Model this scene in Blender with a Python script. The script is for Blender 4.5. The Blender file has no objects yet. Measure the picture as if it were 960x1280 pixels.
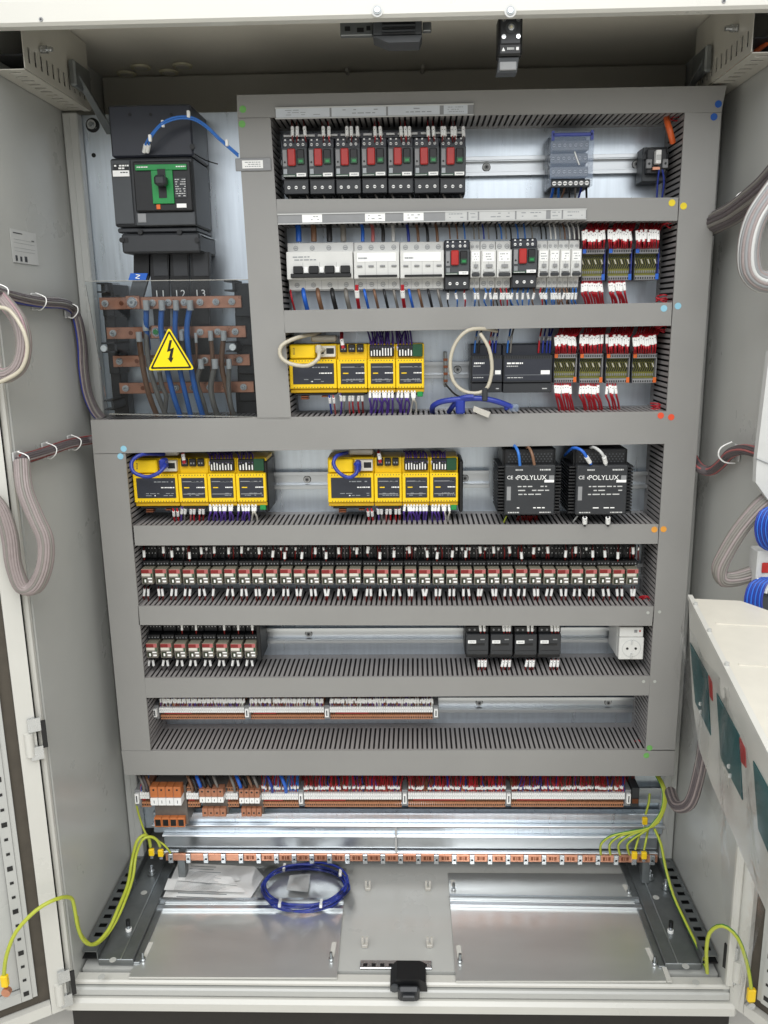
import bpy, bmesh, math, random
from mathutils import Vector as V, Matrix
rnd = random.Random(7)
R_ = math.radians
scene = bpy.context.scene
COL = scene.collection

# ---------------------------------------------------------------- camera
S = 1.11
DIST = 1.35 * S
EYE = 1.35
FPX, CX, CY = 1021.598, 491.794, 618.855
_p, _y, _r = R_(12.46675), R_(-1.59571), R_(-0.80372)
fwd = V((math.sin(_y)*math.cos(_p), math.cos(_y)*math.cos(_p), -math.sin(_p)))
rgt = V((math.cos(_y), -math.sin(_y), 0))
upv = rgt.cross(fwd)
RT = math.cos(_r)*rgt + math.sin(_r)*upv
UP = -math.sin(_r)*rgt + math.cos(_r)*upv
CAM = V((0, -DIST, EYE))
cd = bpy.data.cameras.new('camera')
cam = bpy.data.objects.new('camera', cd); COL.objects.link(cam)
m = Matrix((RT, UP, -fwd)).transposed().to_4x4(); m.translation = CAM
cam.matrix_world = m
cd.sensor_fit = 'VERTICAL'; cd.sensor_height = 36; cd.lens = FPX/1280*36
cd.shift_x = -(CX-480)/1280; cd.shift_y = -(640-CY)/1280
cd.clip_start = 0.02; cd.clip_end = 200
scene.camera = cam

# ---------------------------------------------------------------- world and lamps
w = bpy.data.worlds.new('World'); scene.world = w; w.use_nodes = True
nt = w.node_tree; nt.nodes.clear()
out = nt.nodes.new('ShaderNodeOutputWorld'); bg = nt.nodes.new('ShaderNodeBackground')
tc = nt.nodes.new('ShaderNodeTexCoord'); sep = nt.nodes.new('ShaderNodeSeparateXYZ')
cr = nt.nodes.new('ShaderNodeValToRGB'); mr = nt.nodes.new('ShaderNodeMapRange')
mr.inputs[1].default_value = -1; mr.inputs[2].default_value = 1
nt.links.new(tc.outputs['Generated'], sep.inputs[0]); nt.links.new(sep.outputs['Z'], mr.inputs[0])
nt.links.new(mr.outputs[0], cr.inputs[0]); nt.links.new(cr.outputs[0], bg.inputs[0]); nt.links.new(bg.outputs[0], out.inputs[0])
e = cr.color_ramp.elements
e[0].position = 0.0; e[0].color = (.36, .335, .30, 1)
e[1].position = 1.0; e[1].color = (.75, .76, .77, 1)
a = e.new(.46); a.color = (.40, .385, .36, 1)
a = e.new(.59); a.color = (1.55, 1.62, 1.70, 1)
a = e.new(.75); a.color = (.95, .97, 1.0, 1)
bg.inputs[1].default_value = 0.6
def area(name, loc, target, sx, sy, power, col):
    l = bpy.data.lights.new(name, 'AREA'); l.shape = 'RECTANGLE'; l.size = sx; l.size_y = sy
    l.energy = power; l.color = col
    o = bpy.data.objects.new(name, l); COL.objects.link(o); o.location = loc
    o.rotation_euler = (V(target)-V(loc)).to_track_quat('-Z', 'Y').to_euler()
area('area_lamp', (0.4, -2.7, 2.5), (0, 0, 1.1), 2.4, .5, 10, (1, .985, .95))
area('area_lamp', (-0.4, -3.0, 3.2), (-0.4, -2.6, 0), 3.2, 2.0, 105, (.97, .985, 1))  # added fill, lights the room floor so it bounces up to the roof
area('area_lamp', (0.1, -1.35, 3.3), (0.1, -1.1, 0), 2.2, 1.2, 36, (1, .97, .92))  # overhead fill, added to bounce light off the floor into the cabinet
scene.view_settings.view_transform = 'Standard'; scene.view_settings.look = 'None'
scene.view_settings.exposure = -0.02; scene.view_settings.gamma = 1

# ---------------------------------------------------------------- placing: ray through a photo point to a plane of the place
def ray(px, py): return (RT*(px-CX) + UP*(CY-py) + fwd*FPX)
def at(px, py, Y=0.0):
    d = ray(px, py); return CAM + d*((Y+DIST)/d.y)
def at_x(px, py, X):
    d = ray(px, py); return CAM + d*(X/d.x)
def at_z(px, py, Z):
    d = ray(px, py); return CAM + d*((Z-EYE)/d.z)
def at_pl(px, py, P, N):
    d = ray(px, py); return CAM + d*((V(P)-CAM).dot(N)/d.dot(N))
def rect(x0, y0, x1, y1, Y):
    xm, ym = (x0+x1)/2, (y0+y1)/2
    return at(x0, ym, Y).x, at(x1, ym, Y).x, at(xm, y1, Y).z, at(xm, y0, Y).z
def dev(x0, y0, x1, y1, Yf, Yb):
    a, b, c, d = rect(x0, y0, x1, y1, Yf)
    return V(((a+b)/2, Yb, (c+d)/2)), b-a, d-c, Yb-Yf

# ---------------------------------------------------------------- materials
def lin(c): return c/12.92 if c <= .04045 else ((c+.055)/1.055)**2.4
def C(h): return tuple(lin(int(h[i:i+2], 16)/255) for i in (0, 2, 4)) + (1,)
MATS = {}
def mat(name, hexc, rough=.5, metal=0., var=.06, scale=30., stretch=(1, 1, 1), bump=.0, alpha=1., trans=0., spec=.5, rvar=0.):
    m = bpy.data.materials.new(name); m.use_nodes = True
    nt = m.node_tree; b = nt.nodes['Principled BSDF']
    c = C(hexc)
    b.inputs['Roughness'].default_value = rough; b.inputs['Metallic'].default_value = metal
    b.inputs['Specular IOR Level'].default_value = spec
    if trans: b.inputs['Transmission Weight'].default_value = trans; b.inputs['IOR'].default_value = 1.12
    if alpha < 1: b.inputs['Alpha'].default_value = alpha
    b.inputs['Base Color'].default_value = c
    if var or bump or rvar:
        t = nt.nodes.new('ShaderNodeTexCoord'); mp = nt.nodes.new('ShaderNodeMapping'); mp.inputs['Scale'].default_value = stretch
        geo = nt.nodes.new('ShaderNodeNewGeometry')
        nt.links.new(geo.outputs['Position'], mp.inputs[0])
        n = nt.nodes.new('ShaderNodeTexNoise'); n.inputs['Scale'].default_value = scale; n.inputs['Detail'].default_value = 6
        nt.links.new(mp.outputs[0], n.inputs['Vector'])
        if var:
            r = nt.nodes.new('ShaderNodeMapRange'); r.inputs[1].default_value = .25; r.inputs[2].default_value = .75
            r.inputs[3].default_value = 1-var; r.inputs[4].default_value = 1+var
            nt.links.new(n.outputs[0], r.inputs[0])
            mx = nt.nodes.new('ShaderNodeVectorMath'); mx.operation = 'SCALE'; mx.inputs[0].default_value = c[:3]
            nt.links.new(r.outputs[0], mx.inputs['Scale']); nt.links.new(mx.outputs[0], b.inputs['Base Color'])
        if rvar:
            r2 = nt.nodes.new('ShaderNodeMapRange'); r2.inputs[1].default_value = .25; r2.inputs[2].default_value = .75
            r2.inputs[3].default_value = max(.05, rough-rvar); r2.inputs[4].default_value = rough+rvar
            nt.links.new(n.outputs[0], r2.inputs[0]); nt.links.new(r2.outputs[0], b.inputs['Roughness'])
        if bump:
            bp = nt.nodes.new('ShaderNodeBump'); bp.inputs['Strength'].default_value = bump; bp.inputs['Distance'].default_value = .002
            nt.links.new(n.outputs[0], bp.inputs['Height']); nt.links.new(bp.outputs[0], b.inputs['Normal'])
    MATS[name] = m; return m
mat('paint', 'b5b6b2', .30, var=.03, scale=9, rvar=.05, bump=.03)
mat('paint_white', 'c9c8c1', .3, var=.03, scale=9, rvar=.05)
mat('paint_brightened', 'e2ded2', .28, var=.03, scale=9)  # the wall paint made paler, to brighten the shaded roof panel
mat('paint_dark', 'b8b5ab', .4, var=.04, scale=9)
mat('duct', '8c8b88', .46, var=.06, scale=5, rvar=.10, bump=.02)
mat('duct_in', '93908f', .55, var=.07, scale=22)
mat('galv', 'dbe4ec', .30, .92, var=.07, scale=26, stretch=(5, 5, .35), rvar=.04)
mat('galv_floor', 'e0e2e0', .34, .8, var=.04, scale=9, stretch=(.6, 2.5, 1), rvar=.03)
mat('steel', 'c9ccce', .25, .95, var=.08, scale=80, rvar=.08)
mat('rail', 'ccd0d3', .3, .95, var=0)
mat('zinc_dark', '8b8f90', .4, .85, var=.12, scale=40)
mat('black', '121315', .45, var=.1, scale=60)
mat('rubber', '4b453c', .7, var=.15, scale=40)
mat('charcoal', '2e3033', .45, var=.06, scale=50)
mat('charcoal2', '414447', .5, var=.06, scale=50)
mat('slate', '2b2e37', .4, var=.06, scale=30)
mat('gray', '8a8b8c', .5, var=.05, scale=50)
mat('lightgray', 'c2c3c1', .4, var=.04, scale=40)
mat('mcb_white', 'd6d6d2', .35, var=.03, scale=40)
mat('cream', 'd0ccc0', .4, var=.04, scale=30)
mat('label', 'f4f4f1', .55, var=.03, scale=60)
mat('labelgray', 'c5cacf', .4, var=.04, scale=60)
mat('print', '3a3c40', .6, var=0)
mat('printgray', '8b8f92', .6, var=0)
mat('red', 'ab2621', .35, var=.08, scale=60)
mat('darkred', '7c1d1b', .45, var=.12, scale=60)
mat('wirered', 'b3202c', .4, var=.12, scale=60)
mat('green', '1f8a45', .35, var=.06, scale=60)
mat('darkgreen', '14492c', .4, var=.1, scale=60)
mat('pcb', '7d7b33', .45, var=.18, scale=200)
mat('pcbdark', '2c3320', .5, var=.1, scale=100)
mat('yellow', 'efc714', .38, var=.05, scale=50)
mat('yellow_dk', 'd1a60d', .42, var=.06, scale=50)
mat('sign', 'f6dd05', .4, var=.02)
mat('bigorange', 'c67440', .45, var=.08, scale=80)
mat('orange', 'd8682a', .4, var=.08, scale=80)
mat('terminal', 'ab7356', .5, var=.14, scale=150)
mat('termtop', 'b9805c', .5, var=.12, scale=150)
mat('terminal_gray', '6c6660', .5, var=.1, scale=150)
mat('copper', 'cb9278', .32, .85, var=.12, scale=60, rvar=.1)
mat('copper_dk', '85523b', .4, .8, var=.14, scale=90)
mat('blue', '2a66c8', .35, var=.08, scale=60)
mat('navy', '23358f', .35, var=.1, scale=60)
mat('bluecable', '2f6fc0', .38, var=.08, scale=40)
mat('violet', '5b3f98', .4, var=.12, scale=60)
mat('brown', '7c5b45', .42, var=.1, scale=60)
mat('graycable', '7d7973', .45, var=.08, scale=60)
mat('mauve', '8f8482', .5, var=.08, scale=120, stretch=(1, 1, 1))
mat('rosegray', '9c8286', .5, var=.08, scale=120)
mat('harness', '5c5456', .5, var=.12, scale=120)
mat('harness_shade', '1c191a', .7, var=.5, scale=160)
mat('beigecable', 'bdb6a4', .4, var=.05, scale=60)
mat('pink', 'b0605f', .4, var=.1, scale=60)
mat('orangecable', 'd9622e', .4, var=.06, scale=60)
mat('whitewire', 'ddddd8', .4, var=.05, scale=60)
mat('blackwire', '222224', .4, var=.1, scale=60)
mat('teal', '0f5053', .35, var=.05, scale=20)
mat('paper', 'f4f3f0', .7, var=.03, scale=30)
mat('clearblue', 'a9bbd6', .1, alpha=.2, var=0, spec=.6)
mat('shield', '30363c', .05, alpha=.06, var=0, spec=.9)
mat('trayfilm', 'c9cdd0', .1, alpha=.07, var=0, spec=1., bump=.9, scale=45)
mat('film', 'dfe3e6', .12, alpha=.13, var=0, spec=1., bump=.9, scale=45)
def filmmat(name, ior, tint, rough, bump, scale):
    m = bpy.data.materials[name]; nt = m.node_tree; nt.nodes.clear()
    o = nt.nodes.new('ShaderNodeOutputMaterial'); mx = nt.nodes.new('ShaderNodeMixShader'); t = nt.nodes.new('ShaderNodeBsdfTransparent'); g_ = nt.nodes.new('ShaderNodeBsdfGlossy')
    f = nt.nodes.new('ShaderNodeFresnel'); f.inputs[0].default_value = ior; t.inputs[0].default_value = tint; g_.inputs['Roughness'].default_value = rough
    nt.links.new(f.outputs[0], mx.inputs[0]); nt.links.new(t.outputs[0], mx.inputs[1]); nt.links.new(g_.outputs[0], mx.inputs[2]); nt.links.new(mx.outputs[0], o.inputs[0])
    if bump:
        ge = nt.nodes.new('ShaderNodeNewGeometry'); n = nt.nodes.new('ShaderNodeTexNoise'); n.inputs['Scale'].default_value = scale; n.inputs['Detail'].default_value = 3; n.inputs['Distortion'].default_value = 1.5
        b = nt.nodes.new('ShaderNodeBump'); b.inputs['Strength'].default_value = bump; b.inputs['Distance'].default_value = .006
        nt.links.new(ge.outputs['Position'], n.inputs['Vector']); nt.links.new(n.outputs[0], b.inputs['Height']); nt.links.new(b.outputs[0], g_.inputs['Normal']); nt.links.new(b.outputs[0], f.inputs['Normal'])
filmmat('film', 1.3, (.95, .96, .97, 1), .10, .5, 16)
filmmat('trayfilm', 1.1, (.96, .96, .96, 1), .10, .5, 16)
filmmat('shield', 1.5, (.90, .92, .93, 1), .03, 0, 1)
mat('clearpeg', 'd8d4ca', .2, alpha=.6, var=0)
mat('relayclear', 'b6b19c', .15, alpha=.55, var=0, spec=.7)
mat('cap', 'd8d2b4', .45, var=.03)
mat('floor_bounce', 'dedad0', .7, var=.12, scale=4, bump=.2)  # floor made paler than concrete, to reflect light up under the roof
mat('plinth', '221f1c', .6, var=.1)
mat('dotgreen', '6fae5c', .6, var=.1, scale=200); mat('dotblue', '1d55a8', .6); mat('dotyellow', 'e5cc2a', .6)
mat('dotsky', '8fc4d8', .6); mat('dotred', 'e0502e', .6); mat('dotorange', 'e09a3c', .6); mat('dotwhite', 'b4b6b0', .6)
mat('earth', 'adb63a', .38, var=.05, scale=60); mat('earth_green', '3d8434', .38, var=.05, scale=60)

# ---------------------------------------------------------------- mesh builder
_text = {}
class MB:
    def __init__(s, m='paint'):
        s.v = []; s.f = []; s.mi = []; s.sm = []; s.mats = []; s.m(m)
    def m(s, name):
        if name not in s.mats: s.mats.append(name)
        s.cur = s.mats.index(name); return s
    def add(s, vs, fs, smooth=False):
        n = len(s.v); s.v += [V(p) for p in vs]
        for f in fs: s.f.append([i+n for i in f]); s.mi.append(s.cur); s.sm.append(smooth)
        return s
    def box(s, x0, x1, y0, y1, z0, z1, b=0.):
        if x0 > x1: x0, x1 = x1, x0
        if y0 > y1: y0, y1 = y1, y0
        if z0 > z1: z0, z1 = z1, z0
        b = min(b, (x1-x0)*.4, (y1-y0)*.4, (z1-z0)*.4)
        if b <= 0:
            vs = [(x, y, z) for x in (x0, x1) for y in (y0, y1) for z in (z0, z1)]
            return s.add(vs, [(0, 1, 3, 2), (4, 6, 7, 5), (0, 4, 5, 1), (2, 3, 7, 6), (0, 2, 6, 4), (1, 5, 7, 3)])
        X, Y, Z = (x0, x1), (y0, y1), (z0, z1); vs = []
        for i in (0, 1):
            for j in (0, 1):
                for k in (0, 1):
                    bx, by, bz = (b, -b)[i], (b, -b)[j], (b, -b)[k]
                    vs += [(X[i], Y[j]+by, Z[k]+bz), (X[i]+bx, Y[j], Z[k]+bz), (X[i]+bx, Y[j]+by, Z[k])]
        q = lambda i, j, k, a: (i*4+j*2+k)*3+a
        fs = []
        for i in (0, 1):
            fs.append([q(i, 0, 0, 0), q(i, 0, 1, 0), q(i, 1, 1, 0), q(i, 1, 0, 0)])
            fs.append([q(0, i, 0, 1), q(0, i, 1, 1), q(1, i, 1, 1), q(1, i, 0, 1)])
            fs.append([q(0, 0, i, 2), q(0, 1, i, 2), q(1, 1, i, 2), q(1, 0, i, 2)])
            for j in (0, 1):
                fs.append([q(i, j, 0, 0), q(i, j, 1, 0), q(i, j, 1, 1), q(i, j, 0, 1)])
                fs.append([q(i, 0, j, 0), q(i, 1, j, 0), q(i, 1, j, 2), q(i, 0, j, 2)])
                fs.append([q(0, i, j, 1), q(1, i, j, 1), q(1, i, j, 2), q(0, i, j, 2)])
                for k in (0, 1): fs.append([q(i, j, k, 0), q(i, j, k, 1), q(i, j, k, 2)])
        return s.add(vs, fs)
    def quad(s, a, b, c, d): return s.add([a, b, c, d], [(0, 1, 2, 3)])
    def slab(s, pts, off):      # closed polygon pushed along a vector
        n = len(pts); off = V(off)
        return s.add([V(p) for p in pts]+[V(p)+off for p in pts], [tuple(range(n)), tuple(range(n, 2*n))]+[(i, (i+1) % n, n+(i+1) % n, n+i) for i in range(n)])
    def cyl(s, c, r, d, n=12, axis='y', r2=None):     # from c along +axis by d
        r2 = r if r2 is None else r2; c = V(c); vs = []
        for k, rr in ((0, r), (1, r2)):
            for i in range(n):
                t = 2*math.pi*i/n; a, b = math.cos(t)*rr, math.sin(t)*rr
                p = {'y': (a, d*k, b), 'x': (d*k, a, b), 'z': (a, b, d*k)}[axis]
                vs.append(c+V(p))
        s.add(vs, [(i, (i+1) % n, n+(i+1) % n, n+i) for i in range(n)], True)
        return s.add(vs, [tuple(range(n)), tuple(range(n, 2*n))])
    def tube(s, pts, r, n=6, sub=4, ends=True):
        P = [V(p) for p in pts]
        if len(P) > 2 and sub > 1:
            Q = []
            for i in range(len(P)-1):
                p0 = P[max(i-1, 0)]; p1 = P[i]; p2 = P[i+1]; p3 = P[min(i+2, len(P)-1)]
                for k in range(sub):
                    t = k/sub
                    Q.append(.5*((2*p1)+(p2-p0)*t+(2*p0-5*p1+4*p2-p3)*t*t+(3*p1-p0-3*p2+p3)*t**3))
            P = Q+[P[-1]]
        vs = []; L = len(P); ref = None
        for i in range(L):
            d = (P[min(i+1, L-1)]-P[max(i-1, 0)])
            d = d.normalized() if d.length > 1e-9 else V((0, 0, 1))
            if ref is None: ref = d.orthogonal().normalized()
            ref = (ref-d*ref.dot(d)); ref = ref.normalized() if ref.length > 1e-6 else d.orthogonal().normalized()
            bi = d.cross(ref); rr = r[i*(len(r)-1)//max(L-1, 1)] if isinstance(r, (list, tuple)) else r
            for k in range(n):
                t = 2*math.pi*k/n; vs.append(P[i]+(ref*math.cos(t)+bi*math.sin(t))*rr)
        fs = [(i*n+k, i*n+(k+1) % n, (i+1)*n+(k+1) % n, (i+1)*n+k) for i in range(L-1) for k in range(n)]
        s.add(vs, fs, True)
        if s.mats[s.cur] == 'earth':
            gi = len(s.mats) if 'earth_green' not in s.mats else s.mats.index('earth_green')
            if gi == len(s.mats): s.mats.append('earth_green')
            for q in range((L-1)*n):
                if (q % n) < 3: s.mi[len(s.mi)-(L-1)*n+q] = gi
        if ends: s.add(vs[:n]+vs[-n:], [tuple(range(n)), tuple(range(n, 2*n))])
        return s
    def screw(s, x, y, z, r, dark='black', light='steel'):   # seen from -y, front at y
        c = s.cur
        s.m(dark).cyl((x, y-.0002, z), r*1.25, .002, 8); s.m(light).cyl((x, y-.0014, z), r, .003, 10)
        s.m(dark).box(x-r*.75, x+r*.75, y-.0019, y-.001, z-r*.16, z+r*.16)
        s.cur = c; return s
    def dashes(s, x0, x1, z0, z1, y, rows, fill=.8, mt='printgray', th=.35):
        c = s.cur; s.m(mt); h = (z1-z0)/rows
        for i in range(rows):
            x = x0+(x1-x0)*rnd.random()*.1; zc = z0+h*(i+.5)
            while x < x1-(x1-x0)*.06:
                l = (x1-x0)*rnd.uniform(.06, .22)
                if rnd.random() < fill: s.quad((x, y, zc-h*th/2), (min(x+l, x1), y, zc-h*th/2), (min(x+l, x1), y, zc+h*th/2), (x, y, zc+h*th/2))
                x += l+(x1-x0)*.04
        s.cur = c; return s
    def text(s, txt, x, y, z, size, mt='label', th=.0, bold=False, fn=None):
        c = s.cur; s.m(mt); k = (txt, th, bold)
        if k not in _text:
            cu = bpy.data.curves.new('text', 'FONT'); cu.body = txt; cu.size = 1; cu.align_x = 'CENTER'; cu.align_y = 'CENTER'; cu.resolution_u = 3
            if bold: cu.offset = .02
            o = bpy.data.objects.new('text', cu); COL.objects.link(o)
            dg = bpy.context.evaluated_depsgraph_get(); me = o.evaluated_get(dg).to_mesh()
            _text[k] = ([tuple(q.co) for q in me.vertices], [tuple(p.vertices) for p in me.polygons])
            o.evaluated_get(dg).to_mesh_clear(); bpy.data.objects.remove(o); bpy.data.curves.remove(cu)
        vs, fs = _text[k]
        fn = fn or (lambda a, b: (x+a*size, y, z+b*size))
        s.add([fn(q[0], q[1]) for q in vs], fs); s.cur = c; return s
    def mesh(s, name, off=V((0, 0, 0))):
        me = bpy.data.meshes.new(name); me.from_pydata([p-off for p in s.v], [], s.f)
        for n_ in s.mats: me.materials.append(MATS[n_])
        me.polygons.foreach_set('material_index', s.mi); me.polygons.foreach_set('use_smooth', s.sm)
        bm = bmesh.new(); bm.from_mesh(me); bmesh.ops.recalc_face_normals(bm, faces=bm.faces); bm.to_mesh(me); bm.free()
        me.validate(); me.update(); return me

def thing(name, label, cat, loc=(0, 0, 0), group=None, rot=None):
    o = bpy.data.objects.new(name, None); COL.objects.link(o); o.location = loc; o.empty_display_size = .02
    if rot: o.rotation_euler = rot
    o['label'] = label; o['category'] = cat
    if group: o['group'] = group
    return o
def part(name, mb, parent, world=False, label=None, loc=None, kind=None):
    off = V((0, 0, 0))
    if world:
        q = parent
        while q: off += q.location; q = q.parent
    me = mb if isinstance(mb, bpy.types.Mesh) else mb.mesh(name, off)
    o = bpy.data.objects.new(name, me); COL.objects.link(o); o.parent = parent
    if loc: o.location = loc
    if label: o['label'] = label
    if kind: o['kind'] = kind
    return o
def solo(name, mb, label, cat, group=None, kind=None):
    lo = V([min(p[i] for p in mb.v) for i in range(3)]); hi = V([max(p[i] for p in mb.v) for i in range(3)])
    c = V(((lo.x+hi.x)/2, (lo.y+hi.y)/2, lo.z)); me = mb.mesh(name, c)
    o = bpy.data.objects.new(name, me); COL.objects.link(o); o.location = c
    if kind: o['kind'] = kind
    if kind == 'structure': return o
    o['label'] = label
    if kind != 'stuff': o['category'] = cat
    if group: o['group'] = group
    return o
def dup(root, loc, label=None, group=None):
    r = root.copy(); COL.objects.link(r); r.location = V(loc)+V((rnd.uniform(-.0004, .0004), 0, rnd.uniform(-.0005, .0005))); r.rotation_euler = (0, R_(rnd.uniform(-.5, .5)), 0)
    if label: r['label'] = label
    if group: r['group'] = group
    for ch in list(root.children):
        c = ch.copy(); COL.objects.link(c); c.parent = r
        for g in ch.children:
            d = g.copy(); COL.objects.link(d); d.parent = c
    return r
ORD = ['first', 'second', 'third', 'fourth', 'fifth', 'sixth', 'seventh', 'eighth', 'ninth', 'tenth', 'eleventh', 'twelfth', 'thirteenth', 'fourteenth', 'fifteenth', 'sixteenth', 'seventeenth', 'eighteenth', 'nineteenth', 'twentieth']

# ---------------------------------------------------------------- main dimensions
WL, WR = -.641, .556
YF, YP, YB = -.2204, .114, .345      # front opening, mounting plate, back
ZF, ZC = EYE-1.0812*S, EYE+.4383*S
ZRL = EYE+.3341*S

# ================================================================ the cabinet
solo('floor', MB('floor_bounce').box(-6, 6, -6, 4, -.02, 0), '', '', kind='structure')
cab = thing('electrical_cabinet', 'large grey steel electrical cabinet standing open, full of wired rows', 'cabinet', (0, 0, 0))
TOPLIP = at(480, 25, YF).z
g = .003
part('plinth', MB('plinth').box(WL-.02, WR+.02, YF+.01, YB, 0, ZF-.067, .003), cab)
part('side_panel', MB('paint').box(WL-.02, WL, YF, YB, ZF-.05, ZC+.05), cab, label='left side panel')
part('side_panel', MB('paint').box(WR, WR+.02, YF, YB, ZF-.05, ZC+.05), cab, label='right side panel')
part('rear_panel', MB('paint').box(WL, WR, YB, YB+.01, ZF-.05, ZC+.05), cab)
part('roof_panel', MB('paint_brightened').box(WL+g, WR-g, YF+.03, YB-g, ZC, ZC+.02), cab)
# roof front lip
mb = MB('paint_white'); zl = TOPLIP
mb.box(WL-.022, WR+.05, YF-.012, YF+.012, zl, zl+.035, .004)
mb.m('paint').box(WL-.022, WR+.05, YF-.004, YF+.03, zl+.0365, zl+.09, .003)
mb.m('paint').box(WL+.004, WR-.004, YF+.014, YF+.018, zl+.003, ZC-.002, .001)
part('top_lip', mb, cab)
# bottom sill, two folds
zs = ZF
mb = MB('paint_white')
mb.box(WL-.022, WR+.022, YF-.016, YF+.012, zs-.062, zs-.034, .006)
mb.m('paint').box(WL-.01, WR+.01, YF-.008, YF+.014, zs-.032, zs-.015, .003)
mb.m('paint_white').box(WL-.012, WR+.012, YF-.003, YF+.020, zs-.013, zs-.003, .003)
part('bottom_sill', mb, cab)
# side front flanges
for sx, xx in ((-1, WL), (1, WR)):
    mb = MB('paint_white'); mb.box(xx-.002, xx+sx*.012, YF-.014, YF-.001, zs+.004, ZC, .003)
    mb.m('paint').box(xx+sx*.013, xx+sx*.034, YF-.006, YF+.03, zs-.04, ZC, .003)
    mb.m('black').box(xx+sx*.0125, xx+sx*.0165, YF-.009, YF-.0065, zs-.0, ZC)
    part('front_flange', mb, cab)
# uprights at the back, lower part seen below the ducts
for px, xx0, xx1 in ((0, WL+.002, WL+.030), (1, WR-.03, WR-.002)):
    part('upright', MB('paint').box(xx0, xx1, .088, .112, ZF+.002, ZRL-.004, .002).box(xx0+.012, xx0+.014, .0865, .0885, ZF+.002, ZRL-.006), cab)
# rear top beam
part('rear_beam', MB('paint_dark').box(WL+.003, WR-.003, .31, .340, at(300, 140, .31).z-.05, ZC-.002, .003), cab)
# mounting plate
pl = thing('mounting_plate', 'bright galvanised steel mounting plate bolted across the back of the cabinet', 'metal plate', (0, YP, ZF))
X0 = at(99.5, 142, YP).x*.5+at(128, 520, YP).x*.5
mb = MB('galv').box(X0, at(868, 400, YP).x, YP, YP+.003, at(480, 1036, YP).z, at(200, 141.5, YP).z, .001)
mb.box(X0, X0+.002, YP-.012, YP+.003, at(480, 1036, YP).z, at(200, 141.5, YP).z)
part('plate', mb, pl, world=True)
for (px, py, r) in ((115, 156, .0085),):
    P = at(px, py, YP-.004)
    part('bolt', MB('black').cyl(P+V((0, .002, 0)), r*1.5, .003, 20).m('steel').cyl(P-V((0, .004, 0)), r, .006, 16).m('zinc_dark').cyl(P-V((0, .007, 0)), r*.55, .004, 6), pl, world=True)
P = at(117, 194, YP-.001); part('hole', MB('black').cyl(P, .004, .001, 14), pl, world=True)

# roof rails, perforated, with clips
def perforated(mb, A, B, n, wdir, w, thick, slot=.55, frac=(.3, .7)):
    """flat strip from A to B, width vector wdir*w, with n slots cut (ladder of bars)"""
    A, B, wd = V(A), V(B), V(wdir)*w; d = (B-A)/n; t = V(thick)
    def q(p, e, f):  mb.slab([p, p+e, p+e+f, p+f], t)
    q(A, B-A, wd*frac[0]); q(A+wd*frac[1], B-A, wd*(1-frac[1]))
    for i in range(n): q(A+d*i+wd*frac[0], d*(1-slot), wd*(frac[1]-frac[0]))
for sx, xx, nm in ((1, WL+.002, 'left'), (-1, WR-.002, 'right')):
    wv_ = .05
    mb = MB('paint_dark')
    perforated(mb, (xx, YF+.06, ZRL), (xx, .10, ZRL), 12, (sx, 0, 0), wv_, (0, 0, .0015), .35, (.35, .75))
    perforated(mb, (xx+sx*wv_, YF+.06, ZRL+.002), (xx+sx*wv_, .10, ZRL+.002), 12, (0, 0, 1), ZC-ZRL-.004, (sx*.0015, 0, 0), .35, (.1, .3))
    mb.m('black').box(xx, xx+sx*(wv_-.002), YF+.06, .1, ZRL+.02, ZRL+.022)
    part('roof_rail', mb, cab, label=nm+' perforated roof rail')
    mb = MB('zinc_dark'); P = V((xx+sx*(wv_+.004), .02, ZRL+.03))
    mb.box(P.x, P.x+sx*.012, P.y-.02, P.y+.05, P.z-.012, P.z+.03, .003)
    mb.slab([P+V((0, -.005, .02)), P+V((sx*.01, -.005, .02)), P+V((sx*.03, .085, -.055)), P+V((sx*.016, .085, -.055))], (sx*.004, 0, -.014))
    part('rail_bracket', mb, cab)
    mb = MB('steel'); P = at(48, 62, -.1) if sx > 0 else at(924, 35, -.1)
    P.x = xx+sx*(wv_+.003)
    mb.cyl(P+V((0, 0, 0)), .006, sx*.01, 8, 'x').cyl(P+V((sx*.01, 0, 0)), .004, sx*.008, 6, 'x')
    part('rail_screw', mb, cab)
# roof details: caps, latch holders
for px, py in ((158, 91), (176, 83), (228, 81), (211, 89)):
    P = at_z(px, py, ZC-.0015); part('roof_cap', MB('cap').cyl(P-V((0, 0, .004)), .019, .0035, 18, 'z', .020).m('cream').cyl(P-V((0, 0, .005)), .013, .001, 16, 'z'), cab)
for px, py in ((434, 86), (528, 82)):
    P = at_z(px, py, ZC-.002); part('roof_peg', MB('clearpeg').box(P.x-.004, P.x+.004, P.y-.012, P.y+.03, P.z-.008, P.z, .002), cab)
for px, py in ((471.5, 13), (638, 13.5)):
    P = at(px, py, YF-.013); part('lip_bolt', MB('lightgray').cyl(P, .0085, .002, 18).m('zinc_dark').cyl(P-V((0, .0015, 0)), .0055, .002, 14).m('steel').cyl(P-V((0, .003, 0)), .0035, .003, 8), cab)
for px, py in ((51, 24), (905, 1)):
    P = at(px, py, YF-.013); part('lip_rivet', MB('gray').cyl(P, .003, .001, 10).m('black').cyl(P-V((0, .0005, 0)), .0012, .001, 8), cab)

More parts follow.
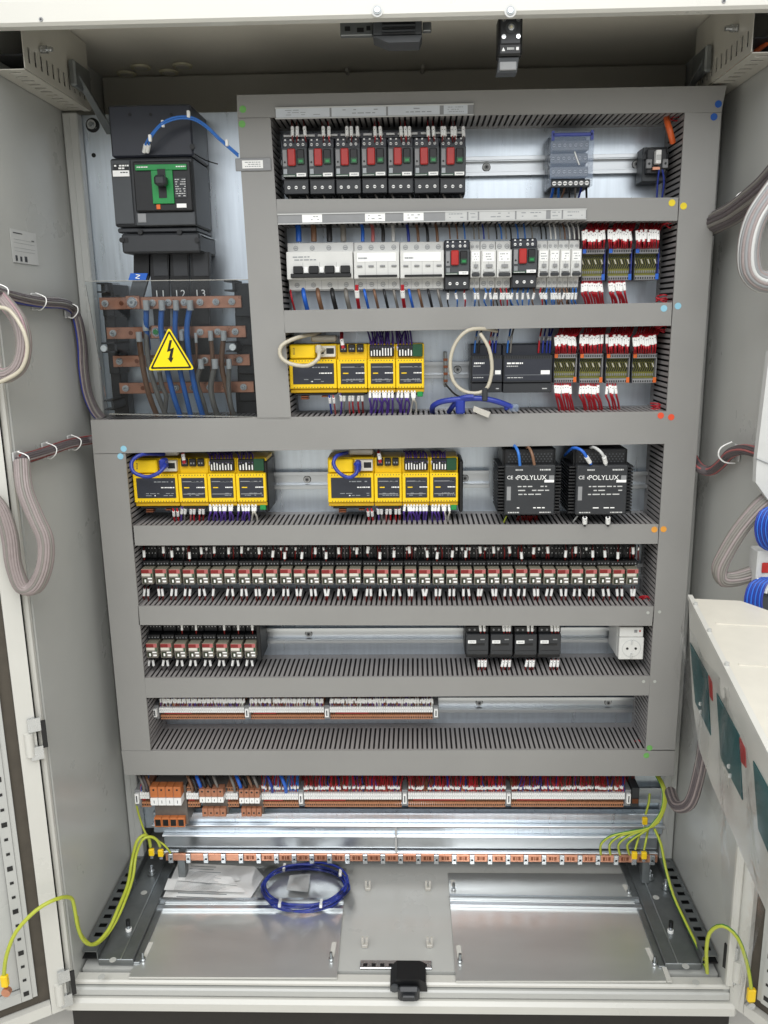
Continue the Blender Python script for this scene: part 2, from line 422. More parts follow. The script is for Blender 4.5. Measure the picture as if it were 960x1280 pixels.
# floor of the cabinet
zf = ZF
part('floor_pan', MB('paint').box(WL+g, WR-g, YF+.024, YB-g, zf-.012, zf-.002), cab)
def floorquad(pts, z, mt, t=.003):
    return MB(mt).slab([at_z(x, y, z) for x, y in pts], (0, 0, -t))
LP = [(214, 1085), (433, 1085), (421, 1222), (161, 1221)]; RP = [(560, 1091), (781, 1092), (833, 1226), (570, 1226)]
lp = part('gland_plate', floorquad(LP, zf+.004, 'galv_floor', .004), cab, label='left galvanised floor plate')
rp = part('gland_plate', floorquad(RP, zf+.004, 'galv_floor', .004), cab, label='right galvanised floor plate')
def ridge(pts, parent, z=zf+.004):
    mb = MB('rail'); A, B = at_z(*pts[0], z), at_z(*pts[1], z); h = .009
    for o1, o2, hh in ((0, .006, h), (.018, .028, .006)):
        mb.slab([A+V((0, -o1, .0005)), B+V((0, -o1, .0005)), B+V((0, -o2, .0005)), A+V((0, -o2, .0005))], (0, 0, hh))
    part('ridge', mb, parent)
ridge([(192, 1127), (430, 1127)], lp); ridge([(562, 1122), (798, 1126)], rp)
part('plate_edge', MB('paint_white').slab([at_z(x, y, zf+.0046) for x, y in ((782, 1088), (786, 1088), (840, 1228), (834, 1228))], (0, 0, .002)), cab)
def slotpin(parent, a, b, z=zf+.0045):
    A, B = at_z(*a, z), at_z(*b, z); d = (B-A).normalized(); nrm = V((-d.y, d.x, 0))*.0045
    part('slot', MB('paint_white').slab([A-nrm, B-nrm, B+nrm, A+nrm], (0, 0, .0008)), parent)
    part('stud', MB('steel').cyl(B+V((0, 0, .001)), .005, .004, 10, 'z').m('zinc_dark').cyl(B+V((0, 0, .005)), .0028, .012, 8, 'z'), parent)
slotpin(lp, (189, 1178), (179, 1200)); slotpin(lp, (418, 1178), (414, 1200))
slotpin(rp, (573, 1182), (575, 1202)); slotpin(rp, (809, 1185), (818, 1205))
slotpin(rp, (566, 1100), (567, 1112)); slotpin(rp, (780, 1106), (786, 1116))
for px, py in ((460, 1112), (535, 1112), (456, 1183), (537, 1183)):
    P = at_z(px, py, zf); part('clear_peg', MB('clearpeg').box(P.x-.006, P.x+.006, P.y-.004, P.y+.004, P.z-.001, P.z+.006, .001).box(P.x-.006, P.x-.002, P.y-.003, P.y+.003, P.z+.006, P.z+.02).box(P.x+.002, P.x+.006, P.y-.003, P.y+.003, P.z+.006, P.z+.02), cab)
# floor side rails, flat bars plus perforated strip against the wall
for sx, flat, name in ((-1, [(190, 1066), (214, 1085), (157, 1227), (103, 1227)], 'left'), (1, [(824, 1066), (786, 1085), (841, 1230), (890, 1230)], 'right')):
    z = zf+.014
    f = [at_z(x, y, z) for x, y in flat]
    xin0 = (f[1].x+f[2].x)/2; xw = WL+.002 if sx < 0 else WR-.002
    mb = MB('zinc_dark'); xo = xw-sx*.030
    mb.box(min(xin0, xo), max(xin0, xo), YF+.03, .12, zf+.001, z, .001)
    mb.box(xin0-sx*.0*1, xin0-sx*.012, YF+.03, .12, zf+.001, z-.006, .001)
    mb.m('rail').box(xin0+sx*.022, xin0+sx*.024, YF+.03, .12, z+.0003, z+.0025)
    part('floor_rail', mb, cab, label=name+' flat galvanised floor rail')
    mb = MB('zinc_dark')
    perforated(mb, (xo+sx*.001, YF+.03, z+.016), (xo+sx*.001, .13, z+.016), 13, (sx, 0, 0), .028, (0, 0, .0015), .45, (.2, .75))
    mb.box(min(xo, xo+sx*.0015), max(xo, xo+sx*.0015), YF+.03, .13, z, z+.0155)
    mb.m('black').box(min(xo+sx*.002, xw), max(xo+sx*.002, xw), YF+.03, .13, z+.001, z+.003)
    part('perforated_strip', mb, cab)
    pins = ((161, 1163), ) if sx < 0 else ((838, 1165),)
    for px, py in pins:
        P = at_z(px, py, z); part('stud', MB('label').cyl(P, .006, .005, 8, 'z').m('steel').cyl(P+V((0, 0, .005)), .0045, .007, 8, 'z').m('black').cyl(P+V((0, 0, .012)), .0045, .012, 8, 'z'), cab)
    for px, py in (((180, 1116), (141, 1200), (127, 1221)) if sx < 0 else ((820, 1122), (857, 1208), (870, 1228))):
        P = at_z(px, py, z+.0006); part('rail_hole', MB('paint').cyl(P, .0065, .0006, 14, 'z'), cab)
    for px, py in (((190, 1092), (166, 1104)) if sx < 0 else ((812, 1098), (832, 1110))):
        P = at_z(px, py, z+.0006); part('rail_bolt', MB('zinc_dark').cyl(P, .010, .002, 16, 'z').m('steel').cyl(P+V((0, 0, .002)), .007, .007, 6, 'z').cyl(P+V((0, 0, .009)), .004, .010, 8, 'z'), cab)
# latch plate and black latch on the sill
mb = MB('steel'); A = at_z(449, 1219, zf+.002); B = at_z(540, 1219, zf+.002)
mb.box(A.x, B.x, YF+.026, YF+.046, zf-.001, zf+.003, .001)
mb.m('black')
for i in range(8): mb.box(A.x+.006+i*.016, A.x+.014+i*.016, YF+.030, YF+.037, zf+.0031, zf+.0036)
part('striker_plate', mb, cab)
P = at(511, 1229, YF-.0)
lt = thing('door_latch', 'black plastic latch clamped on the middle of the bottom sill', 'latch', (P.x, YF, zf))
mb = MB('black'); x = P.x
mb.slab([(x-.034, YF-.012, zf-.012), (x+.034, YF-.012, zf-.012), (x+.031, YF-.012, zf+.008), (x+.02, YF-.012, zf+.014), (x-.022, YF-.012, zf+.014), (x-.034, YF-.012, zf+.002)], (0, .045, 0))
part('latch_body', mb, lt, world=True)
part('latch_hook', MB('charcoal').box(x-.02, x+.02, YF-.026, YF-.013, zf-.024, zf+.006, .005).box(x-.012, x+.012, YF-.034, YF-.027, zf-.014, zf-.002, .002), lt, world=True)
part('latch_pin', MB('charcoal2').cyl((x-.026, YF-.017, zf-.002), .008, .004, 12), lt, world=True)

# ================================================================ lower rear steelwork
zb = at(480, 1043, .1).z
bm_ = thing('rear_crossbar', 'bright folded steel crossbar low across the back behind the copper bar', 'steel profile', (0, .09, at(480, 1066, .09).z))
mb = MB('rail'); z0 = at(480, 1066, .09).z; z1 = at(480, 1041, .09).z
xa, xb = at(205, 1055, .09).x, at(822, 1055, .09).x
mb.box(xa, xb, .09, .1, z0+.010, z1-.008, .002).box(xa, xb, .078, .1, z1-.006, z1, .002).box(xa, xb, .08, .1, z0, z0+.008, .002)
part('profile', mb, bm_, world=True)
P = at(495, 1052, .07); part('joint_strip', MB('lightgray').box(P.x-.002, P.x+.002, .07, .077, z0, z1+.022), bm_, world=True)
solo('support_shelf', MB('galv').box(xa-.02, xb+.01, .088, .108, at(480, 1038, .1).z, at(480, 1013, .1).z, .002).m('rail').box(xa-.02, xb+.01, .076, .087, at(480, 1034, .08).z, at(480, 1031, .08).z, .001),
     'bright galvanised shelf profile under the lowest terminal row', 'steel profile')

# ================================================================ wiring ducts
DUCT_G = 'slotted grey wiring ducts framing the rows'
def duct(quad, label, slots, stickers=(), y0=-.001, name_in='slotted_wall'):
    P = [at(x, y, 0) for x, y in quad]   # TL, TR, BR, BL
    c = sum(P, V())/4; t = thing('wiring_duct', label, 'wiring duct', (c.x, YP, min(p.z for p in P)), DUCT_G)
    mb = MB('duct'); mb.slab([p+V((0, y0, 0)) for p in P], (0, .0028, 0))
    part('cover', mb, t, world=True)
    n = {'T': (P[0], P[1]), 'B': (P[3], P[2]), 'L': (P[0], P[3]), 'R': (P[1], P[2])}
    inward = {'T': V((0, 0, -1)), 'B': V((0, 0, 1)), 'L': V((1, 0, 0)), 'R': V((-1, 0, 0))}
    for s in 'TBLR':
        A, B = n[s]; iw = inward[s]*.0015; A = A+iw; B = B+iw; L = (B-A).length
        mb = MB('duct_in'); th = iw
        ya, yb = y0+.003, YP-.0005
        if s in slots:
            k = max(2, int(L/.0098)); d = (B-A)/k; ys = yb-.018
            mb.slab([A+V((0, ys, 0)), B+V((0, ys, 0)), B+V((0, yb, 0)), A+V((0, yb, 0))], th)
            mb.slab([A+V((0, ya, 0)), B+V((0, ya, 0)), B+V((0, ya+.006, 0)), A+V((0, ya+.006, 0))], th*.9)
            for i in range(k):
                a = A+d*(i+.2); b = a+d*.6
                mb.slab([a+V((0, ya+.006, 0)), b+V((0, ya+.006, 0)), b+V((0, ys, 0)), a+V((0, ys, 0))], th)
            part('slotted_wall', mb, t, world=True)
        else:
            mb.slab([A+V((0, ya, 0)), B+V((0, ya, 0)), B+V((0, yb, 0)), A+V((0, yb, 0))], th)
            part('side_wall', mb, t, world=True)
    for px, py, mt in stickers:
        q = at(px, py, y0-.0006); part('dot_sticker', MB(mt).cyl(q, .0058 if mt != 'dotwhite' else .003, .0005, 16), t, world=True)
    # dark block: wires lying inside, and the shade put behind the slots
    k_ = .006; Q = [P[0]+V((k_, 0, -k_)), P[1]+V((-k_, 0, -k_)), P[2]+V((-k_, 0, k_)), P[3]+V((k_, 0, k_))]
    part('wire_shade_fill', MB('harness_shade').slab([p+V((0, .010, 0)) for p in Q], (0, YP-.012, 0)), t, world=True, kind='stuff')
    return t
duct([(296, 119), (908, 107), (901.5, 140.4), (297, 147.5)], 'topmost wide horizontal duct cover with green dot left and blue dot right', 'B', [(303.5, 136.5, 'dotgreen'), (898, 130, 'dotblue')])
duct([(297, 148.2), (338, 147.4), (364, 524), (322, 524)], 'left vertical duct beside the main breaker with a small grey name tag', 'RL', [(302.5, 155, 'dotgreen')])
duct([(855.8, 141), (901.5, 141), (843.5, 938), (806.8, 938)], 'tall right vertical duct running past all rows', 'L', [(892.5, 146, 'dotblue'), (854.5, 257.5, 'dotyellow'), (847.5, 382.5, 'dotsky'), (839, 521.5, 'dotred'), (829.5, 661.5, 'dotorange'), (824.5, 765, 'dotwhite'), (818.5, 852, 'dotwhite'), (812, 935, 'dotgreen')])
duct([(345.5, 249), (848, 247), (846.5, 276), (347, 278)], 'horizontal duct just below the top row, yellow dot at its right end', 'TB', [(840, 253.5, 'dotyellow')])
duct([(355, 388), (840, 378), (838.5, 407), (356, 416)], 'horizontal duct between second and third rows, pale blue dot at its end', 'TB', [(830, 385.5, 'dotsky')])
duct([(113.4, 525), (833, 514), (830.3, 554.6), (117, 567)], 'broadest horizontal duct across the middle with a red dot', 'TB', [(826, 519.5, 'dotred'), (154.5, 561, 'dotsky')])
duct([(117, 567.6), (157, 567), (188.5, 938), (152.5, 938)], 'lower left vertical duct reaching down the left edge', 'R', [(150.5, 570.5, 'dotsky')])
duct([(167, 657), (823, 655), (822, 679.6), (169, 681.7)], 'horizontal duct above the long relay row, orange dot at its end', 'TB', [(818, 662, 'dotorange')])
duct([(172.6, 757.5), (817, 757.8), (814.7, 782), (174, 781)], 'horizontal duct below the long relay row, small white rivet at right', 'TB', [(810, 766, 'dotwhite')])
duct([(181, 847.3), (812.5, 845), (810.7, 869), (183, 872)], 'horizontal duct between contactor row and slim terminal row', 'TB', [(804.5, 852, 'dotwhite')])
duct([(151.8, 938.4), (843.5, 937), (842.3, 969.7), (156.5, 968.3)], 'lowest horizontal duct above the bottom terminals', 'TB', [(808, 944.5, 'dotgreen')])
# grey name tag on left column
P = at(316.5, 205.5, -.004)
nt_ = thing('name_tag', 'small grey holder with white name tag on left vertical duct', 'label', P)
part('holder', MB('gray').box(-.031, .031, 0, .0025, -.0105, .0105, .001), nt_)
part('tag', MB('label').box(-.019, .017, -.001, 0, -.0065, .0065).dashes(-.015, .013, -.005, .005, -.0012, 3), nt_)

# label strips on covers
def strip(x0, y0, x1, y1, label, cells, mt='labelgray', holder='gray', Y=-.0045):
    a, b, c, d = rect(x0, y0, x1, y1, Y)
    t = thing('label_strip', label, 'label strip', (a, Y, c))
    mb = MB(holder); mb.box(0, b-a, 0, .003, 0, d-c, .0006).m('lightgray').box(0, b-a, -.0015, 0, d-c-.002, d-c).box(0, b-a, -.0015, 0, 0, .0015)
    part('holder', mb, t)
    for u0, u1, v0, v1, m2, rows in cells:
        X0, X1 = (b-a)*u0, (b-a)*u1; Z0, Z1 = (d-c)*v0, (d-c)*v1
        part('paper_label', MB(m2).box(X0, X1, -.0006, -.0001, Z0, Z1).dashes(X0+(X1-X0)*.15, X1-(X1-X0)*.15, Z0+(Z1-Z0)*.15, Z1-(Z1-Z0)*.1, -.0008, rows, .6, 'printgray', .25), t)
strip(344, 132, 592, 146.5, 'long blue-grey label strip above the motor breakers', [(.003, .275, .12, .9, 'labelgray', 3), (.285, .56, .12, .9, 'labelgray', 2), (.57, .83, .12, .9, 'labelgray', 2), (.85, .97, .12, .9, 'labelgray', 3)])
strip(347, 264, 733, 277.5, 'grey label strip with paper tags above the second row', [(.08, .145, .15, .9, 'label', 2), (.285, .35, .15, .9, 'label', 2), (.41, .475, .15, .9, 'label', 2), (.545, .615, .1, .95, 'lightgray', 2), (.62, .65, .1, .95, 'lightgray', 2), (.655, .77, .1, .95, 'lightgray', 2), (.775, .87, .1, .95, 'lightgray', 2), (.885, .92, .1, .95, 'lightgray', 2), (.925, .998, .1, .95, 'lightgray', 2)])

# ================================================================ DIN rails
def din(x0, x1, yt, yb, label, screws=(), Y=.098, ys=None):
    a, b, c, d = rect(x0, yt, x1, yb, Y); h = d-c
    t = thing('din_rail', label, 'mounting rail', (a, YP, c), 'bare steel rails behind the devices')
    L = b-a; mb = MB('rail')
    mb.box(0, L, -.016, -.0145, 0, h*.2, .0004).box(0, L, -.016, -.0145, h*.8, h, .0004)
    mb.box(0, L, -.0143, -.002, h*.2, h*.2+.0015).box(0, L, -.0143, -.002, h*.8-.0015, h*.8).box(0, L, -.003, -.0015, h*.2, h*.8)
    part('rail_profile', mb, t)
    for px in screws:
        P = at(px, (yt+yb)/2 if ys is None else ys, Y+.012)
        part('rail_screw', MB('black').cyl((P.x-a, -.0034, h/2), .0078, .0004, 16).m('lightgray').cyl((P.x-a, -.0066, h/2), .0066, .0033, 16).m('gray').cyl((P.x-a, -.0072, h/2), .0042, .0006, 12).m('black').cyl((P.x-a, -.0076, h/2), .0022, .0004, 6), t)
    return t
din(350, 846, 195.5, 220, 'top row rail left of the clear terminal cube', (608, 795))
din(358, 838, 326, 345, 'rail hidden behind the white breakers of the second row')
din(360, 836, 451.5, 472.5, 'rail behind yellow controller in the third row', (572,))
din(160, 612, 590, 611.5, 'rail between the two yellow controllers', (384, 581))
din(620, 815, 590, 611.5, 'rail behind the two black power supplies')
din(175, 806, 706, 726, 'rail behind the long relay row')
din(182, 806, 785, 804, 'rail running from the short relay group to the white socket', (386,))
din(186, 805, 872, 891, 'rail right of the slim terminal blocks', (599, 760))
din(170, 830, 985, 1003, 'rail carrying the bottom terminals')

# ================================================================ wires
NW = [0]
def straight(pts, mark, mlen):
    if mark is None: return pts
    pts = [V(p) for p in pts]; A, B = pts[mark], pts[mark+1]; d = (B-A).normalized()
    ex = [A+d*mlen*.1, A+d*mlen*.5, A+d*mlen]
    return pts[:mark+1]+ex+([pts[mark+1]] if (B-A).length > mlen*1.3 else [A+d*mlen*1.3])+pts[mark+2:]
def wire(pts, r, mt, label, group, mark=None, mlen=.014, mr=.0024, n=5, cat='wire', name='wire', mmat='label'):
    pts = straight(pts, mark, mlen)
    mb = MB(mt).tube(pts, r, n, 3)
    o = solo(name, mb, label, cat, group)
    NW[0] += 1
    if mark is not None:
        A = V(pts[mark]); B = V(pts[mark+1]); d = (B-A).normalized(); off = o.location
        mm = MB(mmat).tube([A-off, A+d*mlen-off], mr*1.1, 6, 1)
        c = (A+d*mlen*.3-off); mm.m('print').box(c.x-mr*.22, c.x+mr*.22, c.y-mr*1.12, c.y-mr*1.0, c.z-.0007, c.z+.0007)
        part('marker_sleeve', mm, o)
    return o
STUFF = {}
def bulk(key, pts, r, mt, mark=None, mlen=.012, mr=.0022):
    pts = straight(pts, mark, mlen)
    mb = STUFF.setdefault(key, MB(mt)); mb.m(mt).tube(pts, r, 4, 2, False)
    if mark is not None:
        A = V(pts[mark]); B = V(pts[mark+1]); d = (B-A).normalized()
        mb.m('label').tube([A, A+d*mlen], mr*1.15, 6, 1)
    return mb
J = lambda s: rnd.uniform(-s, s)

# ================================================================ row 1: motor breakers
def motor_breaker(w, h, d, label, loc, group='motor breakers with red stop buttons', tail=True):
    t = thing('motor_breaker', label, 'circuit breaker', loc, group); b = .0012
    f = lambda u: -w/2+u*w; zz = lambda v: h/2-v*h
    mb = MB('charcoal'); mb.box(-w*.49, w*.49, -d*.72, 0, zz(1), zz(0), b)
    part('body', mb, t)
    mb = MB('charcoal2').box(f(.02), f(.98), -d, -d*.725, zz(.70), zz(.20), b); part('front', mb, t)
    mb = MB('slate').box(f(.02), f(.98), -d*.86, -d*.725, zz(.195), zz(.03), b)
    for u in (.13, .34, .62, .81): mb.screw(f(u), -d*.86, zz(.13), w*.055, 'black', 'label')
    for u in (.13, .34, .62, .81): mb.m('label').box(f(u)-.0015, f(u)+.0015, -d*.861, -d*.8605, zz(.06), zz(.035))
    part('terminal_head', mb, t)
    mb = MB('charcoal').box(f(.02), f(.98), -d*.9, -d*.725, zz(.985), zz(.72), b)
    for u in (.22, .5, .8): mb.screw(f(u), -d*.9, zz(.87), w*.062, 'black', 'label')
    mb.m('black').box(f(.02), f(.98), -d*.902, -d*.9, zz(.745), zz(.725))
    part('terminal_foot', mb, t)
    part('stop_button', MB('red').box(f(.25), f(.55), -d-.006, -d, zz(.515), zz(.225), .0015), t)
    part('start_button', MB('black').box(f(.60), f(.88), -d-.004, -d, zz(.49), zz(.235), .0012).m('darkgreen').box(f(.62), f(.87), -d-.0048, -d-.0041, zz(.485), zz(.39), .0004).m('green').box(f(.68), f(.82), -d-.005, -d-.0049, zz(.46), zz(.42)), t)
    part('dial', MB('gray').box(f(.06), f(.21), -d-.001, -d, zz(.52), zz(.24)).m('zinc_dark').box(f(.06), f(.22), -d-.002, -d, zz(.66), zz(.56), .0005).m('black').cyl((f(.13), -d-.0014, zz(.45)), .0018, .001, 8), t)
    part('name_label', MB('label').box(f(.56), f(.92), -d-.001, -d, zz(.695), zz(.635)).dashes(f(.62), f(.86), zz(.69), zz(.64), -d-.0012, 1).m('darkgreen').box(f(.05), f(.54), -d-.0006, -d, zz(.695), zz(.66)).m('lightgray').box(f(.06), f(.5), -d-.0008, -d-.0006, zz(.69), zz(.675)), t)
    return t
xs = [352, 384.8, 417.8, 451, 483.8, 517, 550.2, 583]
tops = [170, 169.7, 169.3, 169, 168.7, 168.3, 168]
base = None
for i in range(7):
    loc, w_, h_, d_ = dev(xs[i], tops[i]-.5, xs[i+1], tops[i]+73, .012, YP-.012)
    lab = 'motor breaker in the top row, %s from the left, red stop button' % ORD[i]
    if base is None: base = motor_breaker(w_, h_, d_, lab, loc)
    else: dup(base, loc, lab)
# white comb link strip behind markers
a, b, c, d = rect(353, 166.5, 582, 169, .03)
mb = MB('lightgray')
n = 16
for i in range(n): mb.box(a+(b-a)*i/n+.002, a+(b-a)*(i+.82)/n, .03, .033, c, d)
mb.m('slate').box(a, b, .0335, .05, c-.004, d+.003, .0005)
solo('bus_comb', mb, 'grey comb bus strip along the tops of the motor breakers', 'bus comb')
for grp_i, px in enumerate([366, 372, 381, 404.5, 411.5, 434, 439.5, 447, 469, 475.5, 501.5, 507, 512, 535.5, 542, 553, 556, 565.5, 569.5, 579.5]):
    P0 = at(px-2+J(1), 150+J(2), .05); P1 = at(px-.5, 159, .02); P2 = at(px+J(.6), 171, .012); P3 = at(px+J(2), 179, .03)
    wire([P0, P1, P2, P3], .0011, rnd.choice(['darkred', 'wirered', 'darkred', 'harness']), 'thin dark red wire with white sleeve entering a motor breaker from above', 'sleeved control wires above the motor breakers', 1, .0175, .0029)
for i in range(21):
    px = 360+i*10.7; P0 = at(px+J(1), 238, .04); P1 = at(px+4+J(1), 249, .035); P2 = at(px+8, 256, .05)
    bulk('foot', [P0, P1, P2], .0022, 'blackwire' if i % 2 else 'graycable')

solo('wires', STUFF['foot'], 'short dark power wires under the motor breakers', '', kind='stuff')
# clear terminal cube
loc, w_, h_, d_ = dev(688, 163, 742, 233, .02, YP-.012)
t = thing('distribution_block', 'clear blue covered distribution block in the top row right', 'terminal block', loc)
part('base', MB('slate').box(-w_*.46, w_*.46, -d_*.35, 0, -h_*.5, h_*.5, .002), t)
mb = MB('lightgray')
for j, z in enumerate((.28, .06, -.2)):
    mb.m('gray').box(-w_*.44, w_*.44, -d_*(.75-.1*(j == 1)), -d_*.36, h_*(z-.09), h_*(z+.09), .001)
    for i in range(7): mb.screw(-w_*.38+i*w_*.127, -d_*(.75-.1*(j == 1)), h_*z, w_*.042, 'charcoal', 'lightgray')
part('terminal_bank', mb, t)
mb = MB('clearblue').box(-w_*.5, w_*.5, -d_, -d_*.97, -h_*.36, h_*.44, .001)
mb.box(-w_*.5, -w_*.47, -d_*.969, -d_*.02, -h_*.49, h_*.49).box(w_*.47, w_*.5, -d_*.969, -d_*.02, -h_*.49, h_*.49).box(-w_*.469, w_*.469, -d_*.969, -d_*.02, h_*.46, h_*.49)
part('clear_cover', mb, t)
part('clip', MB('navy').box(-w_*.47, w_*.47, -d_-.001, -d_*.9, h_*.40, h_*.46, .001).box(-w_*.48, -w_*.42, -d_-.001, -d_*.9, h_*.33, h_*.5).box(w_*.42, w_*.48, -d_-.001, -d_*.9, h_*.33, h_*.5), t)
mb = MB('charcoal2').box(-w_*.46, w_*.46, -d_*.9, -d_*.36, -h_*.5, -h_*.36, .001)
for i in range(7): mb.screw(-w_*.38+i*w_*.127, -d_*.9, -h_*.43, w_*.05, 'black', 'label')
part('terminal_foot', mb, t)
part('tie', MB('label').tube([(w_*.05, -d_-.002, h_*.12), (w_*.17, -d_-.002, -h_*.12)], .0012, 5, 1), t)
for i in range(7):
    px = 692+i*7.0
    wire([at(px, 229, .03), at(px-1, 238, .04), at(px-3+J(3), 252, .06)], .0028 if i < 2 else .002, ['blue', 'bluecable', 'brown', 'blackwire', 'graycable', 'navy', 'blackwire'][i], '%s wire under the clear distribution block' % ['thick bright blue', 'second, lighter blue', 'brown', 'black, beside the brown', 'grey', 'dark blue', 'rightmost black'][i], 'wires under the distribution block')

# small fused terminal at right of row 1
loc, w_, h_, d_ = dev(808, 180, 839, 224, .035, YP-.012)
t = thing('relay_socket', 'grey black plug-in terminal base at the right end of the top row', 'terminal base', loc)
part('base', MB('charcoal2').box(-w_*.5, w_*.5, -d_*.6, 0, -h_*.5, h_*.5, .0015).m('charcoal').box(-w_*.4, w_*.4, -d_*.8, -d_*.6, -h_*.3, h_*.42, .0015).box(-w_*.5, w_*.5, -d_*.7, -d_*.605, h_*.12, h_*.3, .001), t)
mb = MB('label').box(-w_*.12, w_*.1, -d_*1.0, -d_*.8, -h_*.05, h_*.34, .001).m('lightgray').box(-w_*.1, w_*.08, -d_*1.01, -d_*1.0, h_*.05, h_*.2); part('white_plug', mb, t)
mb = MB('gray')
for x in (-.33, .33):
    mb.m('gray').box(w_*x-.005, w_*x+.005, -d_*.88, -d_*.8, -h_*.16, h_*.1, .001).m('black').cyl((w_*x, -d_*.885, -h_*.03), .0022, .001, 8)
part('clamp', mb, t)
part('copper_tab', MB('copper').box(-w_*.2, w_*.12, -d_*.9, -d_*.8, -h_*.22, -h_*.12, .0008), t)
wire([at(833, 141, .05), at(834, 152, .03), at(838, 166, .022), at(841, 178, .03)], .0055, 'orangecable', 'thick orange cable dropping into the grey terminal base', None, cat='cable', name='cable', n=8)
wire([at(824, 212, .04), at(822, 228, .045), at(821, 250, .05)], .0018, 'navy', 'left dark blue wire under the grey terminal base', None)
wire([at(828, 212, .04), at(830, 228, .045), at(827, 250, .05)], .0018, 'navy', 'right dark blue wire under the grey terminal base', None)

# ================================================================ row 2: white breakers
def breaker(x0, x1, poles, style, label, yt=301.5, yb=362.5):
    loc, w, h, d = dev(x0+.2, yt, x1-.2, yb, .018, YP-.012)
    t = thing('circuit_breaker', label, 'circuit breaker', loc, 'white modular breakers of the second row')
    f = lambda u: -w/2+u*w; zz = lambda v: h/2-v*h; b = .001
    mb = MB('mcb_white').box(-w/2, w/2, -d*.72, 0, zz(1), zz(0), b)
    mb.m('black').box(-w*.48, w*.48, -d*.722, -d*.72, zz(.985), zz(.975))
    for i in range(poles):
        u = (i+.5)/poles
        mb.screw(f(u), -d*.72, zz(.11), min(.0036, w/poles*.27), 'gray', 'lightgray'); mb.screw(f(u), -d*.72, zz(.88), min(.0036, w/poles*.27), 'gray', 'lightgray')
        if i: mb.m('gray').box(f(i/poles)-.0002, f(i/poles)+.0002, -d*.7212, -d*.72, zz(.98), zz(.78)).m('mcb_white')
    part('body', mb, t)
    mb = MB('mcb_white').box(-w*.495, w*.495, -d, -d*.722, zz(.77), zz(.20), b)
    mb.m('gray')
    for i in range(1, poles):
        if style != 'wide': mb.box(f(i/poles)-.0002, f(i/poles)+.0002, -d-.0003, -d+.001, zz(.76), zz(.42))
    mb.dashes(f(.1), f(.45), zz(.4), zz(.28), -d-.0006, 2, .7)
    part('nose', mb, t)
    if style == 'main':
        part('toggle', MB('black').box(f(.07), f(.97), -d-.010, -d, zz(.74), zz(.655), b), t)
        for i in range(4): part('toggle', MB('black').box(f(.11+i*.235), f(.25+i*.235), -d-.008, -d, zz(.654), zz(.5), b), t)
        for i in range(3): part('window', MB('label').box(f(.26+i*.235), f(.33+i*.235), -d-.003, -d, zz(.64), zz(.52), .0005), t)
    elif style == 'rcd':
        part('name_label', MB('label').box(f(.08), f(.92), -d-.001, -d, zz(.42), zz(.24)).dashes(f(.1), f(.3), zz(.40), zz(.3), -d-.0012, 1, 1), t)
        for i in range(poles): part('toggle', MB('gray').box(f((i+.3)/poles), f((i+.75)/poles), -d-.003, -d, zz(.53), zz(.495), .0005), t)
        part('toggle_bar', MB('black').box(f(.1), f(.95), -d-.005, -d, zz(.74), zz(.695), .0008), t)
    else:
        part('name_label', MB('label').box(f(.12), f(.88), -d-.0008, -d, zz(.44), zz(.24)).dashes(f(.2), f(.8), zz(.42), zz(.26), -d-.001, 3, .6), t)
        part('toggle', MB('charcoal').box(f(.12), f(.9), -d-.007, -d, zz(.745), zz(.68), .0008), t)
        part('window', MB('lightgray').box(f(.15), f(.85), -d-.0035, -d, zz(.655), zz(.60), .0004).m('gray').box(f(.3), f(.75), -d-.0038, -d-.0034, zz(.56), zz(.50)), t)
    return t
dy = lambda x: -(x-400)*.012
def Bk(x0, x1, p, s, l): return breaker(x0, x1, p, s, l, 301.5+dy(x0)*.7, 362.5+dy(x0)*.7)
Bk(357.6, 441.6, 4, 'main', 'widest white breaker with four black toggles on one bar, far left of its row')
Bk(441.8, 499.5, 4, 'rcd', 'four pole white breaker right beside the widest one')
Bk(499.8, 555.5, 4, 'rcd', 'four pole white breaker left of the first dark motor breaker')
for k, (xa_, ya_) in enumerate(((555.7, 298.5), (640.3, 296.5))):
    loc, w_, h_, d_ = dev(xa_, ya_, xa_+32, ya_+64, .014, YP-.012)
    lab = 'dark motor breaker in the second row, %s' % ['left one amid white breakers', 'right one next to four slim breakers'][k]
    if k == 0: b2 = motor_breaker(w_, h_, d_, lab, loc, 'dark motor breakers among the white breakers')
    else: dup(b2, loc, lab)
Bk(588, 601, 2, 'slim', 'slim white breaker right of the left dark motor breaker')
Bk(601.2, 620.5, 2, 'slim', 'double white breaker, left of a pair before the right motor breaker')
Bk(620.7, 640, 2, 'slim', 'double white breaker, right of a pair before the right motor breaker')
for i in range(4): Bk(672.8+i*13.6, 686.3+i*13.6, 2, 'slim', 'slim white breaker, %s of four before the red wired boards' % ['first', 'second', 'third', 'fourth'][i])
